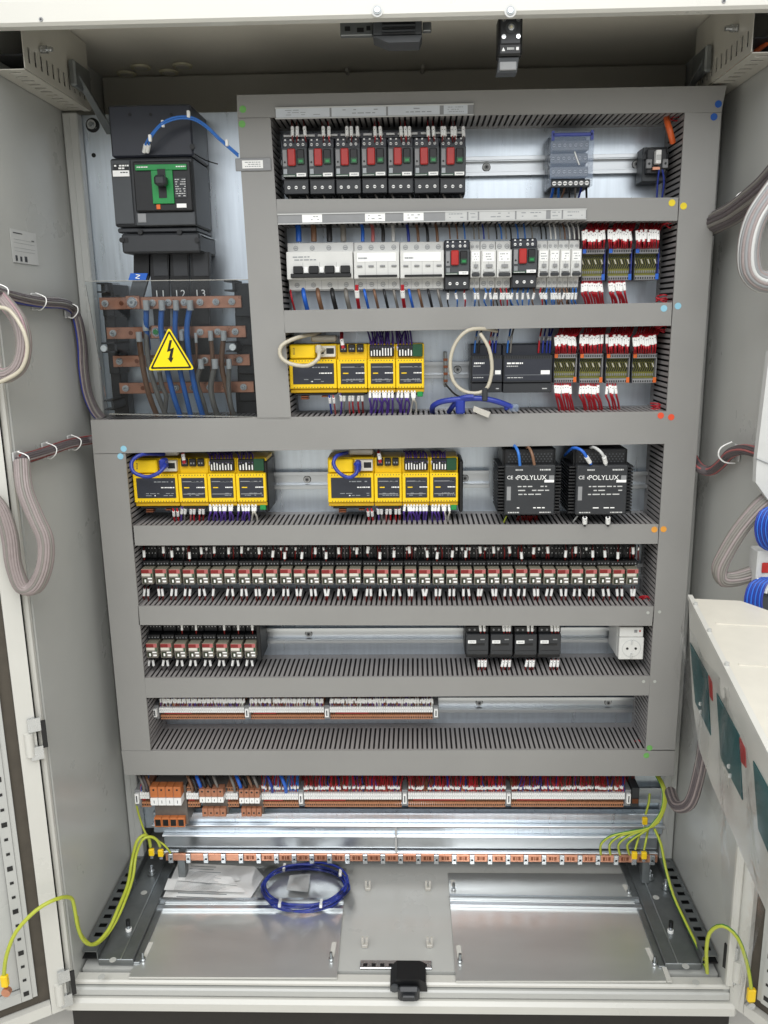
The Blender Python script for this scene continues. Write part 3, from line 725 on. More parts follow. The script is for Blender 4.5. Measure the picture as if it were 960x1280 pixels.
# wires above row 2
def span(n, x0, x1): return [x0+(x1-x0)*(i+.5)/n for i in range(n)]
G2 = 'supply wires dropping into the white breakers'
for i, px in enumerate([373, 392, 411.5, 429]):
    wire([at(px-1, 279, .06), at(px, 287, .045), at(px+.5, 302, .042)], .0052, ['blue', 'brown', 'blackwire', 'graycable'][i], '%s thick cable into top of the widest white breaker' % ['blue', 'brown', 'black', 'grey'][i], None, cat='cable', name='cable', n=8)
for i, px in enumerate(span(4, 447, 498)):
    wire([at(px-2, 279, .06), at(px, 288, .045), at(px, 302, .042)], .0034, ['blue', 'pink', 'blackwire', 'lightgray'][i], '%s wire into the second white breaker from the left' % ['bright blue', 'brownish', 'black', 'pale grey'][i], G2, n=6)
for i, px in enumerate(span(4, 505, 553)):
    wire([at(px-3, 279, .06), at(px-1, 288, .045), at(px, 302, .042)], .0028, ['navy', 'brown', 'blackwire', 'brown'][i], '%s wire into the white breaker left of the dark motor breaker' % ['dark blue', 'brown', 'black', 'second brown'][i], G2, n=6)
for px in span(3, 558, 586)+span(4, 590, 614)+span(4, 618, 642)+span(3, 643, 670)+span(9, 674, 727):
    bulk('slim', [at(px-4+J(1.5), 277, .06), at(px-1, 286, .04), at(px, 299, .04)], .0016, rnd.choice(['bluecable', 'blackwire', 'brown', 'navy', 'graycable', 'whitewire']))
solo('wires', STUFF['slim'], 'thin wires entering the slim breakers from above', '', kind='stuff')
# wires below row 2
G3 = 'sleeved wires below the white breakers'
cols = ['wirered', 'blue', 'brown', 'blackwire', 'graycable']
for i, px in enumerate([363, 379, 397, 415, 432]):
    wire([at(px, 361, .045), at(px+1.5, 372, .035), at(px+6, 390, .055)], .0042 if i else .0018, cols[i], '%s cable leaving the foot of the widest white breaker' % ['thin red', 'blue', 'brown', 'black', 'grey'][i], None, cat='cable', name='cable', n=7)
for px, c in [(445, 'wirered'), (447, 'wirered'), (502, 'wirered'), (504, 'wirered')]:
    wire([at(px, 356, .02), at(px, 363, .022), at(px+1, 374, .03), at(px+3, 388, .05)], .0018, c, 'thin red wire in white sleeve between wide white breakers', 'red sleeved wires between wide breakers', 1, .014, .0028)
for i, px in enumerate(span(4, 449, 498)+span(4, 505, 553)):
    wire([at(px, 362, .04), at(px+2, 371, .034), at(px+6, 388, .055)], .0026, ['blue', 'brown', 'blackwire', 'graycable'][i % 4], '%s wire below the %s four pole breaker' % (['blue', 'brown', 'black', 'grey'][i % 4], 'left' if i < 4 else 'right'), G3, n=6)
for px in [560, 571, 581, 592, 598, 606]+span(8, 612, 642)+span(4, 645, 670)+span(12, 674, 722):
    wire([at(px, 360, .04), at(px+J(2), 366, .035), at(px+J(2), 377, .038), at(px+2+J(3), 388, .055)], .0014, rnd.choice(['bluecable', 'bluecable', 'brown', 'blackwire', 'graycable', 'wirered']), 'thin wire with white sleeve leaving a slim breaker', G3, 1, .0115, .0024)

# ================================================================ interface boards with red wires
def board(x0, y0, x1, y1, label, corner, right_corner=True):
    loc, w, h, d = dev(x0, y0, x1, y1, .045, YP-.012)
    t = thing('interface_board', label, 'interface module', loc, 'green terminal interface modules with red wires')
    f = lambda u: -w/2+u*w; zz = lambda v: h/2-v*h
    part('carrier', MB('lightgray').box(-w/2, w/2, -d*.7, 0, zz(1.0), zz(0), .001).m('slate').box(-w/2, -w*.47, -d*.95, -d*.7, zz(1), zz(0)).m('navy' if corner == 'blue' else 'gray').box(w*.47, w/2, -d*.95, -d*.7, zz(1), zz(0)), t)
    mb = MB('pcb').box(-w*.46, w*.46, -d*.75, -d*.701, zz(.84), zz(.17))
    n = 10
    for r_ in range(4):
        for i in range(n):
            c = ['pcbdark', 'cream' if i % 3 == 0 else 'black', 'black', 'gray'][r_] if corner != 'x' else 'black'
            x = f(.09+.82*i/(n-1)); z = zz([.25, .40, .54, .72][r_]); k = [1, -1, 1, 0][r_]*.0016; hh = [.0026, .0042, .0040, .0022][r_]
            mb.m(c).slab([(x-k-.0009, -d*.80, z-hh), (x-k+.0009, -d*.80, z-hh), (x+k+.0009, -d*.80, z+hh), (x+k-.0009, -d*.80, z+hh)], (0, d*.045, 0))
    part('circuit_board', mb, t)
    for v0, v1 in ((0.0, .16), (.85, 1.0)):
        mb = MB('gray').box(-w*.46, w*.46, -d, -d*.7005, zz(v1), zz(v0), .0008)
        for i in range(n): mb.m('black').box(f(.08+.86*i/(n-1))-.0011, f(.08+.86*i/(n-1))+.0011, -d-.0003, -d+.0005, zz(v0+.115), zz(v0+.05))
        part('terminal_row', mb, t)
    mb = MB(corner).box(f(.03), f(.17), -d-.001, -d-.0004, zz(.14), zz(0.01)).box(f(.86), f(.99), -d-.001, -d-.0004, zz(.98), zz(.8)); part('corner_mark', mb, t)
    return t
B2 = [(727, 311, 756.5, 351), (759.6, 310.5, 790, 350.7), (793, 310.5, 824, 350)]
B3 = [(692, 442, 721, 478.5), (724, 442, 753.6, 479), (757, 442, 787.4, 479), (790, 442, 821, 479)]
for i, q in enumerate(B2): board(*q, '%s green interface module of the second row, blue corner marks' % ORD[i], 'blue')
for i, q in enumerate(B3): board(*q, '%s green interface module of the third row, orange corner marks' % ORD[i], 'orange')
redn = 0
for i, (x0, y0, x1, y1) in enumerate(B2+B3):
    row = 'second' if i < 3 else 'third'; k = i if i < 3 else i-3
    top = 277 if i < 3 else 408
    for px in span(10, x0+1, x1-1):
        bulk_top = [at(px+7+J(1.5), top, .06), at(px+4, top+9, .035), at(px+J(1.3), y0-22+J(2), .028), at(px+J(1), y0-11, .028), at(px, y0+1, .05)]
        wire(bulk_top, .0017, 'wirered', 'red sleeved wire above %s interface module of %s row' % (ORD[k], row), 'red wires above interface modules', 2, .016, .0027)
    # second, deeper layer of red wires behind
    mb = MB('darkred')
    for px in span(9, x0+1, x1-1): mb.tube([at(px+6, top, .085), at(px+2, (top+y0)/2, .075), at(px+J(1), y0-1, .07)], .0017, 4, 2, False)
    o = solo('wires', mb, 'dense dark red wires behind the sleeves above an interface module', '', kind='stuff')
    nb = [9, 7, 0, 7, 8, 4, 0][i]
    for j in range(nb):
        px = x0+2+j*3.1 if nb > 5 else x0+2+j*3.4
        if i == 0: px = x0+1+j*2.9
        wire([at(px, y1+1, .05), at(px, y1+3+J(1), .03), at(px+J(1.2), y1+13, .03), at(px+3+J(1), y1+24, .04), at(px+6, y1+40, .06)], .0019, 'wirered', 'red sleeved wire below %s interface module of %s row' % (ORD[k], row), 'red wires below interface modules', 1, .0145, .0027)

# red wire ends peeping from the right duct
mb = MB('wirered')
for py0 in (146, 280, 374, 410, 508, 750, 930):
    for k in range(6):
        xx = 850-(py0-146)*.06; mb.tube([at(xx-14+J(3), py0+J(4), .05), at(xx-5, py0+J(6), .04), at(xx+2, py0+J(5), .05)], .0015, 4, 2)
solo('wires', mb, 'red wire bends showing through the right vertical duct', '', kind='stuff')

# ================================================================ yellow controllers
def ctl_module(x0, x1, yt, yb, kind, label, first, Y=.02):
    loc, w, h, d = dev(x0+.2, yt, x1-.2, yb, Y, YP-.012)
    t = thing('controller_module', label, 'controller', loc, 'yellow safety controller modules')
    f = lambda u: -w/2+u*w; zz = lambda v: h/2-v*h; b = .0012
    mb = MB('yellow').box(-w/2, w/2, -d*.8, 0, zz(.93), zz(.02), b)
    mb.m('yellow').box(-w*.495, w*.495, -d, -d*.801, zz(.86), zz(.30), b)
    mb.m('yellow_dk').box(-w*.495, w*.495, -d*.93, -d*.802, zz(.945), zz(.87), b)
    mb.m('black').box(-w*.47, w*.47, -d*.7, -d*.02, zz(1.0), zz(.935), b)
    nh = 9 if kind != 'cpu' else 14
    mb.m('print')
    for i in range(nh):
        x = f(.1+.8*i/(nh-1)); mb.box(x-.0007, x+.0007, -d-.0003, -d+.0003, zz(.335), zz(.315)).box(x-.0007, x+.0007, -d-.0003, -d+.0003, zz(.845), zz(.825))
    part('housing', mb, t)
    m0 = .08 if kind == 'cpu' else .12
    mb = MB('slate').box(f(m0), f(1-m0*.7), -d-.0012, -d, zz(.77), zz(.375), .0005)
    y = -d-.0014
    mb.m('yellow').box(f(.2), f(.38), y, y+.0002, zz(.575), zz(.555)) if kind != 'cpu' else None
    mb.dashes(f(.62), f(.92), zz(.58), zz(.545), y-.0001, 1, 1, 'label', .6).dashes(f(.45), f(.9), zz(.48), zz(.42), y, 1, .7).dashes(f(.25), f(.9), zz(.74), zz(.66), y, 2, .6)
    if kind != 'cpu': mb.m('gray').box(f(.16), f(.86), y, y+.0002, zz(.455), zz(.44)).box(f(.16), f(.86), y, y+.0002, zz(.7), zz(.685))
    else: mb.m('label').cyl((f(.48), y-.0006, zz(.72)), .0012, .0006, 8)
    part('face_plate', mb, t)
    if kind == 'cpu':
        part('memory_cover', MB('yellow').box(f(.03), f(.56), -d*.99, -d*.802, zz(.28), zz(.03), .002).m('print').box(f(.1), f(.135), -d*.992, -d*.989, zz(.2), zz(.08)).m('yellow').box(f(.108), f(.127), -d*.9935, -d*.9915, zz(.19), zz(.09)), t)
        mb = MB('cream').box(f(.6), f(.98), -d*.95, -d*.802, zz(.26), zz(.05), .001)
        mb.m('black').box(f(.79), f(.95), -d*.952, -d*.949, zz(.2), zz(.09)).box(f(.64), f(.74), -d*.952, -d*.949, zz(.2), zz(.1)).m('steel').box(f(.66), f(.72), -d*.954, -d*.951, zz(.17), zz(.13))
        part('network_port', mb, t)
        part('top_box', MB('cream').box(f(.45), f(.99), -d*.75, -d*.3, zz(-.02), zz(-.14), .003), t)
        mb = MB('black').box(f(.1), f(.95), -d*.9, -d*.7005, zz(.995), zz(.96), .0005)
        mb.m('copper_dk').box(f(.22), f(.38), -d*.92, -d*.75, zz(1.03), zz(1.005)).box(f(.22), f(.38), -d*.92, -d*.75, zz(1.07), zz(1.045)).box(f(.66), f(.78), -d*.92, -d*.75, zz(1.03), zz(1.005))
        part('foot_connector', mb, t)
    elif kind == 'port':
        for i in range(3): part('socket', MB('black').box(f(.10+.28*i), f(.33+.28*i), -d*.9, -d*.802, zz(.17), zz(.02), .001).m('gray').box(f(.15+.28*i), f(.2+.28*i), -d*.905, -d*.9, zz(.12), zz(.09)).box(f(.24+.28*i), f(.29+.28*i), -d*.905, -d*.9, zz(.12), zz(.09)), t)
        part('terminal_row', MB('black').box(f(.1), f(.9), -d*.92, -d*.71, zz(1.0), zz(.95), .001), t)
    else:
        mb = MB('black').box(f(.08), f(.95), -d*.9, -d*.802, zz(.26), zz(.03), .001)
        for i in range(8): mb.m('label').box(f(.13+.1*i), f(.17+.1*i), -d*.905, -d*.9, zz(.24), zz(.12+J(.03)))
        if kind == 'green': mb.m('darkgreen').box(f(.6), f(.94), -d*.92, -d*.901, zz(.26), zz(.02), .001)
        part('terminal_head', mb, t)
        mb = MB('black').box(f(.08), f(.95), -d*.92, -d*.802, zz(1.0), zz(.95), .001)
        if kind == 'green': mb.m('green').box(f(.75), f(.95), -d*.95, -d*.88, zz(1.03), zz(.93), .001)
        part('terminal_row', mb, t)
    return t
def controller(xs, yt, yb, where, cable, cc):
    kinds = ['cpu', 'port', 'plain', 'green']; nm = ['wide main module', 'module with three black sockets', 'input module', 'last module']
    for i in range(4): ctl_module(xs[i], xs[i+1], yt-(i*.2), yb-(i*.2), kinds[i], 'yellow %s of the %s' % (nm[i], where), i == 0)
    a, b, c, d = rect(xs[4], yt+1, xs[4]+5, yb, .05)
    if where != 'third row controller': solo('end_clamp', MB('black').box(a, b, .03, YP-.01, c, d, .002), 'black end clamp right of yellow %s' % where, 'end clamp')
    G = 'violet wires of the yellow controllers'; ylo = yb-1
    # markers and wires below
    for i, px in enumerate([xs[0]+50, xs[0]+55]):
        wire([at(px, ylo-1, .03), at(px+1, ylo+3, .03), at(px+2, ylo+13, .04), at(px+4, yb+27, .06)], .0018, ['navy', 'pink'][i] if yt < 500 else 'wirered', 'sleeved wire under the main module of the %s, %s' % (where, ['left', 'right'][i]), 'sleeved wires under controller main modules', 1, .012, .0027)
    for i in range(6):
        px = xs[1]+5+i*5.6+(i % 2)*-1.5
        wire([at(px, ylo-3, .03), at(px, ylo, .03), at(px+J(1), ylo+12, .04), at(px+J(2), yb+27, .06)], .0017, ['violet', 'graycable', 'pink', 'wirered', 'wirered', 'darkred'][i], 'sleeved wire under socket module of the %s' % where, 'sleeved wires under socket modules', 1, .012, .0027)
    for k in (2, 3):
        n = 8 if k == 2 else 6
        for i in range(n):
            px = xs[k]+4+i*(xs[k+1]-xs[k]-8)/(7)
            col = 'violet' if k == 2 or i < 4 else 'cream'
            wire([at(px, ylo-6, .028), at(px+J(.8), ylo-1, .028), at(px+J(2), ylo+12, .04), at(px+J(3)-1, yb+27, .06)], .002, col, '%s sleeved wire below %s of %s' % ('violet' if col == 'violet' else 'cream', nm[k], where), G, 0, .0135, .0027)
    # above: dense violet
    ytw = yt-17 if yt < 500 else yt-9
    for k in (2, 3):
        for i in range(8 if k == 2 else 5):
            px = xs[k]+4+i*(xs[k+1]-xs[k]-8)/7+J(.6)
            P = [at(px-2+J(3), ytw, .07), at(px+J(1), yt-5, .045), at(px+J(.5), yt+4, .03), at(px, yt+10, .04)]
            wire(P, .0016, 'violet', 'violet sleeved wire above %s of %s' % (nm[k], where), G, 2, .008, .0026)
    mb = MB('violet')
    for k in (2, 3):
        for i in range(12 if k == 2 else 6):
            px = xs[k]+3+i*(xs[k+1]-xs[k]-6)/12; mb.tube([at(px+J(4), ytw, .085), at(px+J(3), yt-4, .07), at(px+J(2), yt+5, .055)], .0013, 4, 2, False)
    solo('wires', mb, 'dense violet wires entering the yellow %s from above' % where, '', kind='stuff')
    P = at(xs[1]+7, yt-2, .04); wire([at(xs[1]+6, yt-14 if yt < 500 else yt-9, .06), at(xs[1]+6, yt-6, .03), at(xs[1]+8, yt+6, .028)], .0034, 'wirered', 'red plug wire above socket module of the %s' % where, 'red plug wires on controllers', 1, .012, .0035)
    pts = [at(*p) for p in cable]
    return wire(pts, .0036, cc[0], cc[1], None, cat='cable', name='cable', n=9)
controller([361, 421, 459, 494.5, 530.5], 429.5, 495, 'third row controller', [(400, 416, .06), (372, 422, .0), (352, 432, -.012), (351, 446, -.015), (364, 455, -.02), (385, 457, -.02), (398, 448, -.015), (399, 440, -.005), (405, 437, .02)], ('beigecable', 'beige cable looping over the yellow controller of the third row'))
controller([166, 222.6, 259, 294.5, 332.5], 573.5, 637, 'lower left controller', [(205, 568, .04), (178, 568, .0), (165, 577, -.01), (167, 590, -.02), (183, 596, -.02), (197, 592, -.02), (206, 583, -.01), (207, 580, .01)], ('navy', 'dark blue cable looping over lower left yellow controller'))
controller([409, 467.5, 502.5, 537, 573], 572.5, 637, 'lower middle controller', [(434, 566, .04), (421, 570, .0), (417, 580, -.01), (424, 591, -.02), (436, 597, -.02), (445, 592, -.02), (447, 584, -.01), (444, 580, .0)], ('navy', 'dark blue cable looping over lower middle yellow controller'))
for px, py, l in ((447, 583, 'lower middle'), (203, 580, 'lower left')):
    P = at(px, py, -.002); solo('cable_plug', MB('navy').box(P.x-.006, P.x+.006, P.y-.004, P.y+.02, P.z-.011, P.z+.009, .003), 'dark blue network plug in %s yellow controller' % l, 'plug')
P = at(399, 437, .0); solo('cable_plug', MB('beigecable').box(P.x-.007, P.x+.004, P.y, P.y+.02, P.z-.008, P.z+.008, .003), 'beige network plug in the third row controller', 'plug')

# ================================================================ row 3: dark modules
def dark_module(x0, x1, label, txt, Y=.03):
    loc, w, h, d = dev(x0, 430.5, x1, 491.5, Y, YP-.012)
    t = thing('control_module', label, 'control module', loc)
    f = lambda u: -w/2+u*w; zz = lambda v: h/2-v*h
    part('housing', MB('slate').box(-w*.495, w*.495, -d*.75, 0, zz(1), zz(0), .0015), t)
    mb = MB('charcoal').box(-w*.495, w*.495, -d, -d*.7505, zz(.78), zz(.22), .0015); mb.m('black')
    nn = int(w/.0042)
    for i in range(nn): mb.box(f((i+.2)/nn), f((i+.75)/nn), -d-.0002, -d+.0005, zz(.285), zz(.235))
    part('front', mb, t)
    mb = MB('slate').box(f(.03), f(.97), -d-.0008, -d, zz(.74), zz(.30), .0004)
    mb.dashes(f(.06), f(.42), zz(.4), zz(.36), -d-.001, 1, 1, 'label', .8).dashes(f(.06), f(.3), zz(.46), zz(.42), -d-.001, 1, .8, 'lightgray', .5).m('printgray').box(f(.05), f(.95), -d-.001, -d-.0008, zz(.625), zz(.618))
    mb.m('label').box(f(.76), f(.94), -d-.0012, -d-.0008, zz(.61), zz(.53)).dashes(f(.06), f(.4), zz(.69), zz(.66), -d-.001, 1, 1, 'lightgray', .6)
    part('face_plate', mb, t)
    part('foot', MB('charcoal').box(-w*.49, w*.49, -d*.95, -d*.7505, zz(.99), zz(.79), .001).m('lightgray').box(f(.8), f(.9), -d*.951, -d*.95, zz(.92), zz(.90)), t)
    return t
dark_module(588.8, 628.3, 'narrower dark control module behind the beige cable loop', '')
dark_module(628.7, 691, 'wider dark control module left of the red wired boards', '')
for i, (px, c) in enumerate([(595, 'bluecable'), (600, 'blackwire'), (613, 'wirered'), (617, 'navy'), (621, 'navy'), (636, 'bluecable'), (640, 'graycable'), (675, 'wirered'), (680, 'navy'), (685, 'navy'), (689, 'navy')]):
    wire([at(px+2, 411, .06), at(px+J(1), 420, .04), at(px-1, 428, .04), at(px-2, 441, .045)], .0018, c, 'wire number %d entering the dark control modules from above' % (i+1) if 0 else 'thin wire entering the dark control modules from above', 'wires above the dark control modules', 1, .008, .002, mmat='gray')
# beige loop cable with blue ends
wire([at(621, 414, .03), at(605, 411, -.0), at(585, 413, -.01), (at(570, 428, -.01)), at(563, 450, -.01), at(566, 475, -.01), at(580, 489, -.01), at(598, 491, -.01), at(610, 483, -.01), at(615, 460, -.01), at(611, 435, -.01), at(600, 417, -.005)], .0034, 'beigecable', 'beige cable hanging in a round loop before the dark modules', None, cat='cable', name='cable', n=9)
wire([at(541, 516, .04), at(541, 508, .01), at(552, 502, -.005), at(575, 499, -.01), at(600, 498, -.01), at(622, 502, -.01), at(640, 509, -.005)], .0052, 'navy', 'dark blue network cable lying below the dark modules', None, cat='cable', name='cable', n=9)
P = at(640, 509, -.005); solo('cable_plug', MB('clearblue').box(P.x-.006, P.x+.012, P.y-.005, P.y+.006, P.z-.008, P.z+.006, .002).m('navy').box(P.x-.014, P.x-.006, P.y-.004, P.y+.005, P.z-.005, P.z+.006, .002), 'blue network plug lying loose below the dark modules', 'plug')
wire([at(561, 515, .03), at(568, 505, .0), at(578, 497, -.012), at(592, 496, -.014)], .0046, 'navy', 'second, shorter dark blue cable under the beige loop', None, cat='cable', name='cable', n=8)
P = at(575, 508, -.012); solo('cable_plug', MB('navy').box(P.x-.008, P.x+.009, P.y-.004, P.y+.008, P.z-.014, P.z+.012, .003), 'dark blue plug hanging by the loose loop', 'plug')
P = at(605, 510, -.012); solo('cable_plug', MB('clearpeg').slab([P+V((-.018, 0, .004)), P+V((.012, 0, -.008)), P+V((.008, 0, -.018)), P+V((-.02, 0, -.006))], (0, .008, 0)), 'pale clear plug below the dark modules', 'plug')
P = at(606, 493, -.014); solo('cable_tie', MB('charcoal').box(P.x-.005, P.x+.005, P.y-.005, P.y+.003, P.z-.012, P.z+.012, .002), 'dark band gathering beige loop and blue cable', 'cable tie')
# small mounting strip
mb = MB('zinc_dark'); a, b, c, d = rect(555, 440, 559, 484, .07); mb.box(a, b, .07, .1, c, d, .0008)
for i in range(4): mb.m('copper_dk').box(a-.001, b+.001, .068, .07, c+(d-c)*(.15+.2*i), c+(d-c)*(.22+.2*i))
solo('small_terminal_strip', mb, 'narrow upright terminal strip on the third row rail', 'terminal strip')
wire([at(557, 480, .065), at(562, 486, .04), at(569, 493, .01), at(577, 497, -.005)], .0018, 'blackwire', 'thin black wire from the narrow upright strip', None)

# ================================================================ power supplies
def psu(x0, x1, label):
    loc, w, h, d = dev(x0, 582, x1, 643.5, -.012, YP-.012)
    t = thing('power_supply', label, 'power supply', loc)
    f = lambda u: -w/2+u*w; zz = lambda v: h/2-v*h
    mb = MB('black').box(-w*.5, w*.5, -d*.85, 0, zz(1.02), zz(-.30), .002); part('housing', mb, t)
    mb = MB('charcoal').box(-w*.5, w*.5, -d, -d*.851, zz(1), zz(0), .002); part('front', mb, t)
    for sx in (-1, 1):
        mb = MB('black')
        for i in range(15): mb.box(sx*w*.5, sx*w*.63, -d*.92, -d*.12, zz(.03+i*.066), zz(.03+i*.066+.034), .0005)
        mb.box(sx*w*.5, sx*w*.53, -d*.8, -d*.05, zz(1.0), zz(-.28))
        part('cooling_fins', mb, t)
    mb = MB('black'); y = -d*.86
    mb.box(-w*.46, w*.46, y, -d*.852, zz(-.02), zz(-.25), .001)
    mb.m('charcoal2')
    for r_ in range(4):
        for i in range(13): mb.cyl((f(.09+i*.068+(r_ % 2)*.03), y-.0004, zz(-.05-.05*r_)), .0014, .0005, 6)
    part('vent_grid', mb, t)
    y = -d-.0004; mb = MB('label')
    mb.text('POLYLUX', f(.53), y, zz(.245), w*.135, 'label')
    part('brand_print', mb, t); mb = MB('label'); mb.text('CE', f(.10), y, zz(.24), w*.10, 'label')
    mb.m('label').cyl((f(.235), y, zz(.245)), w*.026, .0002, 12).m('charcoal').cyl((f(.235), y-.0002, zz(.245)), w*.013, .0002, 10)
    mb.m('gray').box(f(.87), f(.97), y, y+.0002, zz(.3), zz(.20)).m('label').box(f(.78), f(.97), y-.0004, y+.0002, zz(.34), zz(.29))
    mb.m('gray').box(f(.04), f(.12), y, y+.0002, zz(.7), zz(.42))
    mb.dashes(f(.22), f(.9), zz(.62), zz(.38), y, 3, .7, 'lightgray', .28)
    mb.dashes(f(.2), f(.35), zz(.11), zz(.06), y, 1, 1, 'lightgray', .6).dashes(f(.68), f(.92), zz(.11), zz(.06), y, 1, 1, 'lightgray', .6)
    mb.dashes(f(.05), f(.3), zz(.97), zz(.93), y, 1, 1, 'lightgray', .6).dashes(f(.68), f(.92), zz(.97), zz(.93), y, 1, 1, 'lightgray', .6)
    mb.dashes(f(.2), f(.8), zz(.87), zz(.84), y, 1, .6, 'label', .7)
    part('face_print', mb, t)
    return t
psu(631, 694, 'left black power supply marked POLYLUX with blue and brown wires')
psu(720, 784, 'right black power supply marked POLYLUX with blue and grey wires')
for pts, c, l, mk in [([(640, 562), (643, 557), (648, 566), (650, 582)], 'bluecable', 'blue wire arching onto the left power supply', None), ([(655, 565), (660, 559), (665, 567), (668, 581)], 'brown', 'brown wire arching onto the left power supply', None),
                  ([(706, 569), (716, 560), (727, 563), (733, 571), (738, 579)], 'blue', 'blue wire arching onto the right power supply', 3), ([(733, 563), (741, 559), (750, 564), (755, 571), (757, 579)], 'lightgray', 'grey wire arching onto the right power supply', 3)]:
    wire([at(x, y, [.05, .0, -.02, -.02, -.012][i]) for i, (x, y) in enumerate(pts)], .0028, c, l, None, mk, .016, .0038, n=7)
for px, l in ((731, 'left'), (760, 'right')):
    wire([at(px, 645, -.004), at(px, 647, -.012), at(px, 656, -.004), at(px, 662, .02)], .0026, 'blackwire', '%s sleeved black wire under the right power supply' % l, None, 1, .014, .0042)
wire([at(633, 645, .02), at(630, 652, .02), at(628, 660, .04)], .0018, 'earth', 'earth wire under the left power supply', None)
wire([at(722, 645, .02), at(718, 650, .02), at(714, 656, .04)], .0018, 'whitewire', 'white wire under the right power supply', None)
mb = MB('darkred')
for i in range(14): px = 648+i*1.8; mb.tube([at(px, 645, .03), at(px+J(4), 653, .04), at(px+J(6), 664, .05)], .0014, 4, 2)
solo('wires', mb, 'dark red wires tucked under the left power supply', '', kind='stuff')

# ================================================================ relays
def relay(label, loc, w, h, d):
    t = thing('relay', label, 'relay', loc, 'plug-in relays on black sockets')
    f = lambda u: -w/2+u*w; zz = lambda v: h/2-v*h; b = .0008
    mb = MB('black').box(-w*.49, w*.49, -d*.45, 0, zz(1), zz(0), b).box(-w*.49, w*.49, -d*.62, -d*.451, zz(.34), zz(.02), b).box(-w*.49, w*.49, -d*.55, -d*.451, zz(1), zz(.9), b)
    for v, n in ((.10, 4), (.22, 4)):
        for i in range(n): mb.m('gray').cyl((f(.16+.68*i/(n-1)), -d*.622, zz(v)), w*.05, .001, 6).m('label').box(f(.16+.68*i/(n-1))-.0004, f(.16+.68*i/(n-1))+.0004, -d*.624, -d*.622, zz(v)-.001, zz(v)+.001)
    mb.m('black').box(-w*.49, w*.49, -d*.8, -d*.45, zz(.47), zz(.36), b)
    for i in range(4): mb.m('gray').box(f(.14+.22*i), f(.22+.22*i), -d*.805, -d*.8, zz(.44), zz(.41))
    for i in range(3): mb.m('gray').cyl((f(.25+.25*i), -d*.552, zz(.95)), w*.05, .001, 6)
    part('socket', mb, t)
    mb = MB('relayclear').box(-w*.41, w*.41, -d, -d*.5, zz(.87), zz(.50), b)
    mb.m('terminal_gray').box(-w*.36, w*.36, -d*.985, -d*.55, zz(.86), zz(.52), .0005).m('cream').box(-w*.36, w*.36, -d*.996, -d*.986, zz(.86), zz(.61), .0003)
    part('relay_cube', mb, t)
    y = -d-.0003
    mb = MB('pink').box(-w*.39, w*.39, y, -d+.0002, zz(.60), zz(.505)).m('darkred').box(-w*.39, w*.15, y-.0002, y, zz(.595), zz(.515)).m('cream').box(-w*.38, w*.22, y-.0004, y, zz(.67), zz(.605)).m('darkgreen').box(w*.29, w*.38, y-.0004, y, zz(.70), zz(.6))
    mb.m('terminal_gray').box(-w*.39, w*.39, y+.0001, -d+.0003, zz(.865), zz(.675)).m('pcbdark').box(-w*.34, w*.0, y, -d+.0002, zz(.85), zz(.71)).m('label').box(-w*.2, -w*.08, y-.0003, y, zz(.82), zz(.75)).box(w*.05, w*.36, y-.0003, y, zz(.74), zz(.71)).box(w*.1, w*.36, y-.0003, y, zz(.82), zz(.78))
    part('relay_label', mb, t)
    return t
rb = None
for i in range(36):
    px = 183+i*17.38; yc = 731-53/2+.0
    loc, w_, h_, d_ = dev(px-8.6, 686, px+8.6, 737, .016, YP-.012)
    loc.z += 0
    lab = 'relay in the long relay row, %s' % (ORD[i]+' from the left end' if i < 18 else ORD[35-i]+' from the right end')
    if i == 0: lab = 'relay at the left end of the long relay row'
    if i == 35: lab = 'relay at the right end of the long relay row'
    if rb is None: rb = relay(lab, loc, w_, h_, d_)
    else: dup(rb, loc, lab)
for i in range(8):
    px = 189+i*17.6
    loc, w_, h_, d_ = dev(px-8.7, 780, px+8.7, 829, .016, YP-.012)
    dup(rb, loc, 'relay in the short relay group, %s from the left' % ORD[i], 'relays of the short lower group')
mb = MB('black'); a, b, c, d = rect(321, 782, 326, 826, .03); mb.box(a, b, .03, YP-.012, c, d, .001)
solo('end_clamp', mb, 'black end clamp right of the short relay group', 'end clamp')
# relay wiring (very many thin wires): upper and lower
for i in range(36):
    px = 183+i*17.38
    for k in range(3):
        x = px+(-5, 0, 5)[k]+J(1.5); bulk('relay', [at(x+J(2), 681, .06), at(x+J(1), 684, .035), at(x+J(1), 691, .035), at(x, 700, .05)], .0013, rnd.choice(['blackwire', 'darkred', 'blackwire', 'harness']), 1 if rnd.random() < .35 else None, .006, .0019)
    if True:
        x = px+J(4); y0 = rnd.choice([683, 684, 688, 688, 690])
        bulk('relay', [at(x+J(.6), 680, .045), at(x, y0, .03), at(x+J(1), y0+9, .03), at(x+J(1), y0+13, .045)], .0012, 'darkred', 1, .0135, .0026)
    for s in (-1, 1):
        x = px+s*2.7+J(.8)
        if rnd.random() < .95:
            bulk('relay', [at(x-s*.5, 733, .05), at(x, 736, .032), at(x+J(2), 746, .032), at(x+J(4), 762, .06)], .0013, 'darkred', 1, .0145, .0024)
for i in range(8):
    px = 189+i*17.6
    for s in (-1, 1):
        x = px+s*2.7+J(.8); bulk('relay', [at(x, 823, .05), at(x, 825, .032), at(x+s*1.5, 834, .032), at(x+J(4), 850, .06)], .0013, 'harness', 1, .0125, .0024)
    if i in (3, 5, 7, 2, 6): bulk('relay', [at(px+4, 779, .05), at(px+3, 781, .03), at(px+3.5, 790, .03), at(px+4, 796, .05)], .0013, 'darkred', 1, .011, .0022)
solo('relay_wires', STUFF['relay'], 'many thin dark and sleeved wires around the relay rows', '', kind='stuff')

